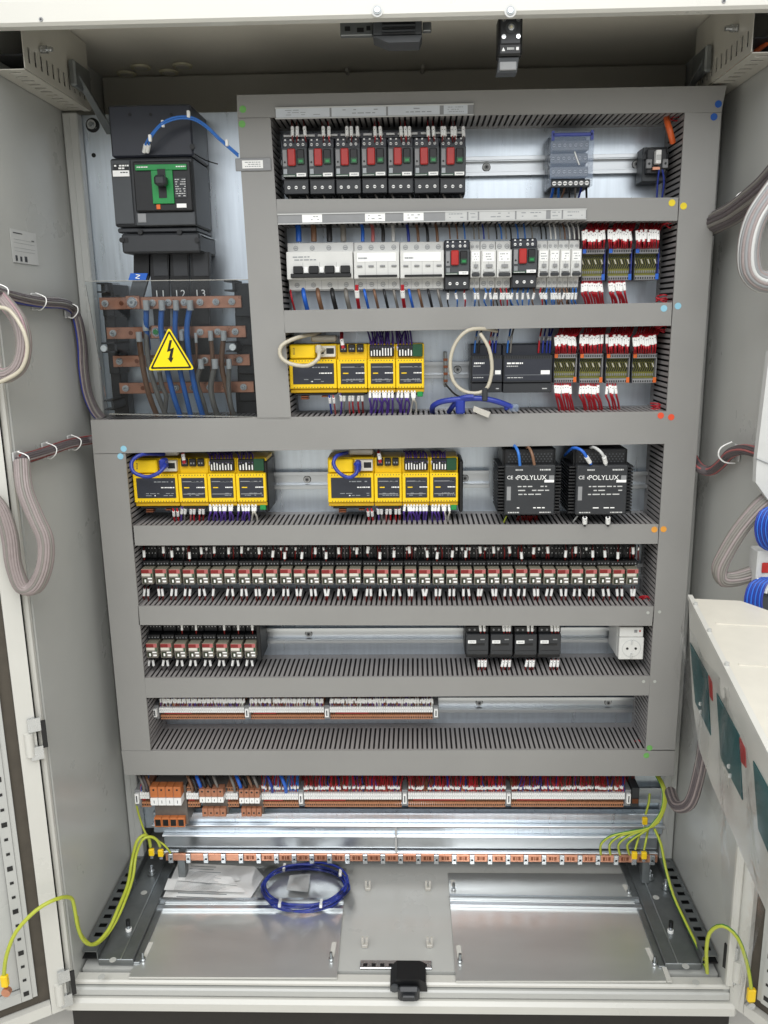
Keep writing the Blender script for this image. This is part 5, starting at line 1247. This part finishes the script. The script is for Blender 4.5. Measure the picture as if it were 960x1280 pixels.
# ================================================================ roof fittings
q = at(497, 38, -.17)
t = thing('cabinet_light', 'dark grey ribbed housing hanging under the roof lip', 'cabinet fitting', q)
mb = MB('charcoal2').box(-.036, .036, -.02, .03, -.012, .022, .002).slab([(-.036, -.02, -.013), (.036, -.02, -.013), (.032, -.02, -.022), (-.014, -.02, -.022)], (0, .04, 0)); part('housing', mb, t)
mb = MB('black')
for i in range(7): mb.m('charcoal2' if i % 2 else 'black').box(-.022, .026, -.0225, -.0201, -.012+i*.0035, -.0095+i*.0035)
part('rib_grille', mb, t)
mb = MB('zinc_dark').box(.037, .050, -.002, .01, -.002, .01, .001); part('bracket', mb, t); mb = MB('zinc_dark').box(-.085, -.037, -.002, .01, -.006, .012, .001).m('black').box(-.078, -.07, -.003, -.0021, 0, .006).box(-.06, -.05, -.003, -.0021, -.002, .004).box(-.046, -.04, -.003, -.0021, 0, .006); part('bracket', mb, t)
q = at(636.5, 56, -.17)
t = thing('door_switch', 'black door safety switch with four screws under the roof lip', 'switch', q)
mb = MB('black').box(-.018, .017, -.02, .015, -.020, .034, .003); part('body', mb, t)
mb = MB('charcoal').box(-.015, .014, -.0225, -.0201, -.005, .032, .001); mb.m('charcoal2').cyl((0, -.024, .016), .008, .002, 14).m('steel').cyl((0, -.0255, .016), .0045, .002, 10).m('cap').cyl((0, -.0262, .016), .002, .001, 8); part('head', mb, t)
for x in (-.0105, .0105):
    for z in (.004, .027): part('screw', MB('steel').cyl((x, -.0243, z), .0032, .002, 10), t)
part('print', MB('label').slab([(-.013, -.0204, -.014), (-.008, -.0204, -.014), (-.0105, -.0204, -.009)], (0, .0003, 0)).box(.008, .012, -.0204, -.0201, -.013, -.009).dashes(-.005, .005, -.013, -.009, -.0205, 1, 1, 'lightgray', .8), t)
part('cable_entry', MB('charcoal2').slab([(-.016, -.014, -.021), (.013, -.014, -.021), (.011, -.010, -.040), (-.018, -.010, -.040)], (0, .026, 0)).m('gray').box(-.015, .010, -.0135, -.011, -.038, -.026, .001), t)
P = at(638, 17, YF-.016)

# ================================================================ left wall items
def onleft(px, py, o=.004): return at_x(px, py, WL+o)
def bundle(pts, r, cols, k, label, name='cable_harness'):
    """several strands twisted side by side round a path, one thing"""
    k = int(k*1.7); mb = MB(cols[0]); P = [V(p) for p in pts]
    mb.tube(P, r*.86, 12, 4)
    for j in range(k):
        ph = 2*math.pi*j/k; Q = []
        for i, p in enumerate(P):
            d = (P[min(i+1, len(P)-1)]-P[max(i-1, 0)]).normalized(); u = d.orthogonal().normalized() if i == 0 else (u-d*u.dot(d)).normalized(); v = d.cross(u)
            a = ph+i*.12; Q.append(p+(u*math.cos(a)+v*math.sin(a))*r*.76)
        mb.m(cols[j % len(cols)]).tube(Q, r*.2, 6, 4)
    return solo(name, mb, label, 'cable bundle')
bundle([onleft(-8, 366, .014), onleft(12, 371, .014), onleft(32, 375, .014), onleft(55, 378, .014), onleft(76, 379, .014), at(88, 385, .04), at(97, 402, .045), at(102, 430, .05), at(104, 460, .05), at(109, 490, .05), at(118, 512, .05), at(128, 524, .05)], .0105, ['harness', 'graycable', 'harness', 'mauve', 'navy', 'harness'], 9, 'dark cable bundle clipped high across the left wall')
bundle([onleft(26, 575, .014), onleft(45, 569, .014), onleft(65, 562, .014), onleft(85, 555, .014), onleft(104, 551, .014), at(118, 549, .03)], .0095, ['harness', 'harness', 'mauve', 'darkred'], 8, 'dark cable bundle clipped across the left wall below the middle')
# outer loops to the left door
YL = YF-.03
bundle([at(-10, 362, YL+.02), at(8, 380, YL), at(24, 402, YL-.01), at(30, 430, YL-.015), at(24, 458, YL-.02), at(6, 470, YL-.02), at(-12, 462, YL-.02)], .012, ['mauve', 'graycable', 'rosegray', 'mauve', 'mauve'], 9, 'pale cable loop hanging at the upper left door hinge')
bundle([at(27, 576, YL+.02), at(31, 612, YL), at(44, 645, YL-.01), at(57, 675, YL-.015), at(56, 708, YL-.02), at(44, 733, YL-.02), at(28, 733, YL-.02), at(17, 705, YL-.02), at(12, 670, YL-.02), at(2, 640, YL-.02), at(-12, 622, YL-.02)], .0135, ['mauve', 'mauve', 'graycable'], 10, 'thick grey cable loop hanging below the middle of the left door edge')
mb = MB('beigecable').tube([at(-8, 384, YL-.03), at(12, 388, YL-.03), at(30, 415, YL-.035), at(34, 440, YL-.035), at(26, 462, YL-.035), at(8, 474, YL-.035), at(-8, 480, YL-.035)], .003, 8, 4); solo('cable', mb, 'single white cable beside the upper left cable loop', 'cable')
for (px, py, l) in ((51, 377, 'first clip on the upper left cable bundle'), (91, 388, 'second clip on the upper left cable bundle'), (3, 366, 'clip on upper left bundle near the door'), (64, 563, 'left clip on lower left cable bundle'), (95, 553, 'right clip on lower left cable bundle'), (29, 575, 'clip on lower left bundle near the door')):
    q = onleft(px, py, .014); q.x = WL+.002; t = thing('cable_clip', l, 'cable clip', q)
    part('pad', MB('lightgray').box(0, .003, -.012, .012, -.014, .014, .001), t); part('strap', MB('label').tube([(.004, -.002, -.012), (.012, -.003, -.0135), (.022, -.004, -.004), (.022, -.004, .007), (.006, -.003, .014)], .0011, 5, 3), t)
# rating label
q = [onleft(13, 286, .001), onleft(46, 292, .001), onleft(46, 331, .001), onleft(15, 328, .001)]
yA, yBB = (q[0].y+q[3].y)/2, (q[1].y+q[2].y)/2; zA, zB = (q[3].z+q[2].z)/2, (q[0].z+q[1].z)/2
t = thing('rating_label', 'small printed rating label stuck on the left inner wall', 'label', (WL+.001, (yA+yBB)/2, zA))
mb = MB('lightgray').box(0, .0006, yA-(yA+yBB)/2, yBB-(yA+yBB)/2, 0, zB-zA)
mb.m('printgray'); hw = (yBB-yA)/2; hh = zB-zA
for v in (.35, .45, .6, .7): mb.box(.0006, .0008, -hw*.8, hw*.8, hh*v, hh*(v+.008))
mb.m('print').box(.0006, .0009, -hw*.8, -hw*.1, hh*.88, hh*.91).box(.0006, .0009, -hw*.8, -hw*.65, hh*.05, hh*.22).box(.0006, .0009, -hw*.45, -hw*.3, hh*.05, hh*.2).box(.0006, .0009, -hw*.1, hw*.1, hh*.05, hh*.22).box(.0006, .0009, hw*.6, hw*.8, hh*.72, hh*.75)
part('printed_sheet', mb, t)

# ================================================================ right wall items
def onright(px, py, o=.004): return at_x(px, py, WR-o)
bundle([onright(990, 195, .03), onright(962, 228, .03), onright(940, 248, .03), onright(920, 264, .03), onright(900, 275, .03), at(880, 286, .06)], .020, ['harness', 'harness', 'graycable'], 10, 'thick dark cable bundle on the upper right wall')
YR = YF-.04
bundle([at(985, 215, YR), at(962, 245, YR), at(944, 275, YR), at(936, 308, YR), at(938, 338, YR), at(952, 352, YR), at(985, 352, YR)], .0165, ['gray', 'lightgray', 'mauve', 'gray', 'mauve'], 12, 'pale ribbed cable loop by the upper right door hinge')
bundle([at(866, 572, .05), at(876, 586, .0), onright(890, 588, .016), onright(903, 578, .016), onright(914, 566, .016), onright(932, 562, .016), onright(955, 568, .016)], .0095, ['harness', 'pink', 'harness'], 8, 'dark cable bundle waving across the right wall')
bundle([at(975, 612, YR), at(950, 632, YR), at(925, 662, YR), at(908, 690, YR), at(899, 712, YR), at(905, 724, YR), at(925, 722, YR), at(952, 712, YR), at(975, 700, YR)], (.013), ['graycable', 'graycable', 'mauve'], 9, 'slim grey cable loop above the white tray')
bundle([at(880, 835, -.1), at(882, 880, -.1), at(880, 930, -.1), at(872, 975, -.1), at(862, 1004, -.1), at(846, 1008, -.07), at(838, 990, .0)], .012, ['harness', 'mauve'], 9, 'dark cable bundle hanging behind the white tray')
for px, py, l in ((930, 252, 'clip on the thick upper right bundle'), (909, 566, 'clip on the waving right bundle')):
    q = onright(px, py, .02); q.x = WR-.002; t = thing('cable_clip', l, 'cable clip', q)
    part('pad', MB('lightgray').box(-.003, 0, -.012, .012, -.014, .014, .001), t); part('strap', MB('label').tube([(-.004, -.002, -.018), (-.022, -.003, -.016), (-.034, -.004, -.004), (-.03, -.003, .010), (-.012, -.002, .019)], .0014, 5, 3), t)
# orange cable on the right roof rail
wire([at(960, 52, -.14), at(935, 72, -.08), at(915, 87, -.02), at(903, 96, .03), at(898, 106, .07)], .0045, 'orangecable', 'orange cable tied along the right roof rail', None, cat='cable', name='cable', n=8)
for px, py in ((944, 64), (908, 91)):
    q = at(px, py, -.1 if px > 920 else .0); solo('cable_tie', MB('label').box(q.x-.006, q.x+.006, q.y-.005, q.y+.004, q.z-.002, q.z+.002), 'white tie on the orange roof cable, %s' % ('outer' if px > 920 else 'inner'), 'cable tie')

# ================================================================ doors
def door(side):
    s = -1 if side == 'left' else 1
    hx, hy = (-.656, -.232) if s < 0 else (.580, -.214)
    dirv = V((-.86, -.51, 0)).normalized() if s < 0 else V((.58, -.81, 0)).normalized()
    nrm = V((-dirv.y, dirv.x, 0)); nrm = nrm if nrm.x*s < 0 else -nrm      # inner face looks inward
    t = bpy.data.objects.new('cabinet_door', None); COL.objects.link(t); t.parent = cab; t.location = (hx, hy, ZF-.04); t['label'] = side+' door standing wide open'
    O = V((hx, hy, 0)); z0, z1 = ZF-.04, ZC+.08; Lw = .55
    def sl(mb, u0, u1, n0, n1, za, zb): return mb.slab([O+dirv*u0+nrm*n0+V((0, 0, za)), O+dirv*u1+nrm*n0+V((0, 0, za)), O+dirv*u1+nrm*n1+V((0, 0, za)), O+dirv*u0+nrm*n1+V((0, 0, za))], (0, 0, zb-za))
    part('door_skin', sl(MB('paint'), .002, Lw, -.004, -.001, z0, z1), t, world=True)
    mb = MB('paint_white'); sl(mb, 0, .028, 0, .018, z0, z1); sl(mb, .029, Lw, 0, .018, z0, z0+.022)
    part('door_edge', mb, t, world=True)
    mb = MB('rubber'); sl(mb, .0285, .047, 0, .006, z0+.024, z1); sl(mb, .0472, Lw, 0, .006, z0+.024, z0+.042)
    part('gasket', mb, t, world=True)
    mb = MB('paint'); A = O+dirv*.058+nrm*.003
    # perforated stiffener
    hgt = z1-(z0+.05); n = 62; dz = hgt/n
    sl(mb, .048, .056, .002, .012, z0+.045, z1); sl(mb, .0565, .074, .010, .014, z0+.045, z1)
    mb.m('black')
    for i in range(n*1):
        zc = z0+.06+i*dz
        if i % 3: 
            p = O+dirv*.0655+nrm*.0143+V((0, 0, zc)); e = dirv*.003; mb.slab([p-e-V((0, 0, .0025)), p+e-V((0, 0, .0025)), p+e+V((0, 0, .0025)), p-e+V((0, 0, .0025))], nrm*.0004)
        else:
            p = O+dirv*.0655+nrm*.0143+V((0, 0, zc)); e = dirv*.0045; mb.slab([p-e-V((0, 0, .0045)), p+e-V((0, 0, .0045)), p+e+V((0, 0, .0045)), p-e+V((0, 0, .0045))], nrm*.0004)
    mb.m('paint'); sl(mb, .0745, Lw-.05, .004, .014, z0+.045, z0+.065)
    part('stiffener', mb, t, world=True)
    sl2 = MB('paint'); sl(sl2, .0745, Lw, -.0005, .004, z0+.067, z1); part('inner_sheet', sl2, t, world=True)
    for py in ((912, 1218) if s < 0 else (1200,)):
        z = at(60 if s < 0 else 915, py, YF).z; h0 = O+dirv*.006+nrm*.0195
        mb = MB('steel')
        for zc in (z+.026, z-.026): mb.slab([h0-dirv*.014+V((0, 0, zc-.012)), h0+dirv*.006+V((0, 0, zc-.012)), h0+dirv*.006+V((0, 0, zc+.012)), h0-dirv*.014+V((0, 0, zc+.012))], nrm*.005)
        mb.m('black').slab([h0-dirv*.022+V((0, 0, z-.02)), h0-dirv*.014+V((0, 0, z-.02)), h0-dirv*.014+V((0, 0, z+.03)), h0-dirv*.022+V((0, 0, z+.03))], nrm*.003)
        mb.m('paint_white').cyl(h0+dirv*.006+V((0, 0, z-.03)), .008, .042, 12, 'z')
        part('hinge', mb, t, world=True)
    return t
door('left'); door('right')

# ================================================================ white tray with teal panels near the right door
A0 = at(861, 748, -.30); dirT = V((-.155, -1, 0)).normalized(); nT = V((dirT.y, -dirT.x, 0)); nT = nT if nT.x < 0 else -nT
FP = lambda px, py: at_pl(px, py, A0, nT)
tray = thing('display_tray', 'long white tray with teal panels leaning out from right door', 'tray', V((A0.x, A0.y, FP(870, 930).z)))
edge = [(861, 748), (885, 788), (915, 836), (960, 909), (985, 950)]
low = [(1000, 1235), (956, 1135), (938, 1094), (917, 1044), (901.5, 1008), (888, 976), (874, 936), (866, 880), (862.5, 820)]
front = [FP(*p) for p in edge+low]
topz = A0.z
for p in front[:5]: p.z = topz
part('front_skin', MB('paint_white').slab(front, -nT*.003), tray, world=True)
Lt = (front[4]-front[0]).length
P0 = front[0]; P1 = P0+dirT*Lt; back = -nT*.075; back1 = -nT*(.075+.8*Lt)
part('top_panel', MB('cream').slab([P0, P1, P1+back1, P0+back], (0, 0, -.002)), tray, world=True)
part('rim', MB('paint_white').slab([P0+nT*.002, P1+nT*.002, P1-nT*.005, P0-nT*.005], (0, 0, .006)), tray, world=True)
0 and part('end_panel', MB('cream').slab([P0-nT*.004+V((0, 0, -.003)), P0+back+V((0, 0, -.003)), P0+back+V((0, 0, -.15)), P0-nT*.004+V((0, 0, -.15))], dirT*.003), tray, world=True)
for u in (.10, .24):
    a = P0+dirT*u-nT*.02; lb = .04+.75*u; part('panel_seam', MB('cream').slab([a, a+dirT*.004, a+dirT*.004-nT*lb, a-nT*lb], (0, 0, .0012)), tray, world=True)
for u in (.045, .15, .26): a = P0+dirT*u-nT*.002; part('rim_pin', MB('paint').cyl(a+V((0, 0, .004)), .003, .006, 8, 'z'), tray, world=True)
for pts in ([(863.3, 803), (885, 842), (889, 919), (870, 878)], [(896.7, 866), (925, 919.5), (929, 1000), (902, 947)], [(942.5, 951), (975, 1010), (980, 1110), (949, 1036)]):
    part('teal_panel', MB('teal').slab([FP(*p)+nT*.0012 for p in pts], -nT*.001), tray, world=True)
for (x, y) in ((877.5, 880), (878, 890), (913.5, 958), (915, 970)): part('white_dot', MB('label').box(-.002, .002, -.002, .002, -.0025, .0025, .0008), tray, loc=FP(x, y)+nT*.002-tray.location)
for pts in ([(886.5, 844), (890.5, 853), (891.3, 876), (888, 870)], [(925.5, 922), (932, 936), (933.5, 960), (927.5, 952)]):
    p = [FP(*q) for q in pts]; part('red_label', MB('red').slab([q+nT*.0012 for q in p], -nT*.001), tray, world=True)
    c = sum(p, V())/4
# clear wrapping film hanging over the skin, uneven
mb = MB('trayfilm'); N1, N2 = 26, 12; vs = []
for i in range(N1):
    for j in range(N2):
        u = i/(N1-1); v = j/(N2-1); a = P0+dirT*Lt*u
        zb = topz-(.12+.12*u**1.2)
        p = a+nT*(.006+.004*math.sin(9*u+5*v)+.003*math.sin(23*u-4*v)+.012*v*v); p.z = topz-.02-(topz-.02-zb)*v*(.93+.1*math.sin(8*u)); vs.append(p)
mb.add(vs, [(i*N2+j, (i+1)*N2+j, (i+1)*N2+j+1, i*N2+j+1) for i in range(N1-1) for j in range(N2-1)], True)
part('plastic_film', mb, tray, world=True)
# device and blue wires on the right door
q0 = at(958, 440, YR)
t = thing('door_unit', 'pale grey box on the right door above the blue wires', 'control unit', at(975, 600, -.28))
P = [at(962, 439, -.28), at(1010, 439, -.28), at(1010, 640, -.28), at(961, 626, -.28), at(944.6, 603, -.28), at(946, 573, -.28)]
part('housing', MB('lightgray').slab(P, (0, .012, 0)), t, world=True)
part('split_line', MB('printgray').tube([at(945, 573, -.2815), at(962, 580, -.2815)], .0008, 4, 1), t, world=True)
for k, (y0, y1, xl) in enumerate(((632, 690, 944), (722, 785, 931))):
    for j in range(9):
        x = xl+j*2.6; ym = (y0+y1)/2
        wire([at(x+22, y0, -.29-.003*j), at(x+6, y0+8, -.295-.003*j), at(x, ym, -.30-.003*j), at(x+6, y1-8, -.295-.003*j), at(x+24, y1, -.29-.003*j)], .0016, 'blue' if j % 2 else 'navy', 'blue wire in the %s curved bunch at the right door' % ('upper' if k == 0 else 'lower'), 'blue wire bunches at the right door', n=6)
a = at(955, 712, -.285); t = thing('door_terminals', 'red and white terminals between the blue wire bunches', 'terminal strip', a)
part('body', MB('lightgray').box(-.012, .05, -.002, .03, -.028, .03, .002), t); part('red_row', MB('red').box(-.005, .05, -.005, -.0021, -.004, .012, .001), t)
for i in range(5): part('ferrule', MB('label').tube([(-.010+i*.008, -.006, -.012), (-.016+i*.008, -.012, -.034)], .0028, 6, 1), t)
a = at(958, 760, -.28); solo('wire_bracket', MB('charcoal2').box(a.x-.012, a.x+.05, a.y, a.y+.02, a.z-.03, a.z+.022, .003).m('charcoal').box(a.x-.018, a.x+.01, a.y-.01, a.y+.01, a.z-.045, a.z-.03, .003), 'dark grey bracket behind the lower blue wires', 'bracket')

# ================================================================ bags on the floor
zz_ = ZF+.02
t = thing('document_bag', 'bag of printed instruction sheets lying on the left floor plate', 'documents', at_z(265, 1105, zz_))
for k, pts in enumerate(([(222, 1080), (318, 1083), (330, 1096), (312, 1124), (204, 1121)], [(232, 1079), (296, 1082), (300, 1100), (215, 1110)], [(210, 1098), (300, 1104), (306, 1115), (205, 1112)], [(225, 1086), (290, 1096), (296, 1106), (222, 1100)])):
    z = ZF+.010+.005*k; p = [at_z(x, y, z) for x, y in pts]
    mb = MB('paper').slab(p, (0, 0, -.001)); c = sum(p, V())/len(p)
    A, B = p[0]+(c-p[0])*.25, p[1]+(c-p[1])*.25; D = p[-1]+(c-p[-1])*.25; mb.m('printgray')
    for j in range(9):
        s0 = A+(D-A)*(j/7); s1 = s0+(B-A)*rnd.uniform(.6, .95); dd = (D-A)*.03; u = V((0, 0, .0004)); mb.quad(s0+u, s1+u, s1+dd+u, s0+dd+u)
    part('sheet', mb, t, world=True)
def film(x0, y0, x1, y1, z, amp, seed):
    r2 = random.Random(seed); mb = MB('film'); N = 26; M_ = 14; vs = []
    ph = [r2.uniform(0, 6) for _ in range(6)]
    for i in range(N):
        for j in range(M_):
            u, v = i/(N-1), j/(M_-1); e = min(u, 1-u, v, 1-v)*6; e = min(1, e)
            x = x0+(x1-x0)*u+3*math.sin(ph[0]+9*v); y = y0+(y1-y0)*v+2*math.sin(ph[1]+8*u)
            hgt = z+e*amp+amp*.35*math.sin(ph[2]+11*u+7*v)*math.sin(ph[3]+13*v-5*u)+amp*.2*math.sin(ph[4]+29*u+17*v)
            vs.append(at_z(x, y, max(hgt, ZF+.009)))
    mb.add(vs, [(i*M_+j, (i+1)*M_+j, (i+1)*M_+j+1, i*M_+j+1) for i in range(N-1) for j in range(M_-1)], True); return mb
part('plastic_bag', film(200, 1078, 332, 1130, ZF+.028, .008, 3), t, world=True)
t = thing('cable_bag', 'coiled dark blue network cable in a clear plastic bag', 'cable', at_z(380, 1110, zz_))
c = at_z(381, 1108, ZF+.02); rx = (at_z(436, 1108, ZF+.02)-at_z(328, 1108, ZF+.02)).length/2; ry = (at_z(381, 1082, ZF+.02)-at_z(381, 1137, ZF+.02)).length/2
pts = []
for i in range(5*20+1):
    th = 2*math.pi*i/20; lap = i/20; k = 1-.035*((lap*2.3) % 1)-.05*(lap % 2)*.5
    pts.append(c+V((rx*k*math.cos(th)+.003*math.sin(lap*5), ry*k*math.sin(th)+.003*math.cos(lap*3), .006*math.sin(lap*4+1)+.003*math.sin(th*2+lap))))
part('coiled_cable', MB('navy').tube(pts, .0026, 8, 2), t, world=True)
part('plastic_bag', film(318, 1078, 440, 1142, ZF+.012, .026, 8), t, world=True)
p = [at_z(x, y, ZF+.018) for x, y in ((362, 1094), (388, 1092), (385, 1115), (358, 1112))]; part('leaflet', MB('lightgray').slab(p, (0, 0, -.001)), t, world=True)
for th in (.6, 2.2, 4.2, 5.2):
    q = c+V((rx*.96*math.cos(th), ry*.96*math.sin(th), .006)); part('tie', MB('label').box(-.003, .003, -.010, .010, -.004, .004, .001), t, loc=q-t.location)
by = {}
for o in bpy.data.objects:
    if o.parent is None and o.get('label') and o.get('category'): by.setdefault(o['label'], []).append(o)
for l, os_ in by.items():
    if len(os_) > 1:
        os_.sort(key=lambda o: o.location.x); n = len(os_)
        for i, o in enumerate(os_): o['label'] = l+', '+(ORD[i]+' from left' if i < 20 else ORD[n-1-i]+' from right')
for o in bpy.data.objects:
    if o.get('label') and len(o['label'].split()) > 16: print('LONG', o['label'])
print('wires', NW[0], 'objects', len(bpy.data.objects))
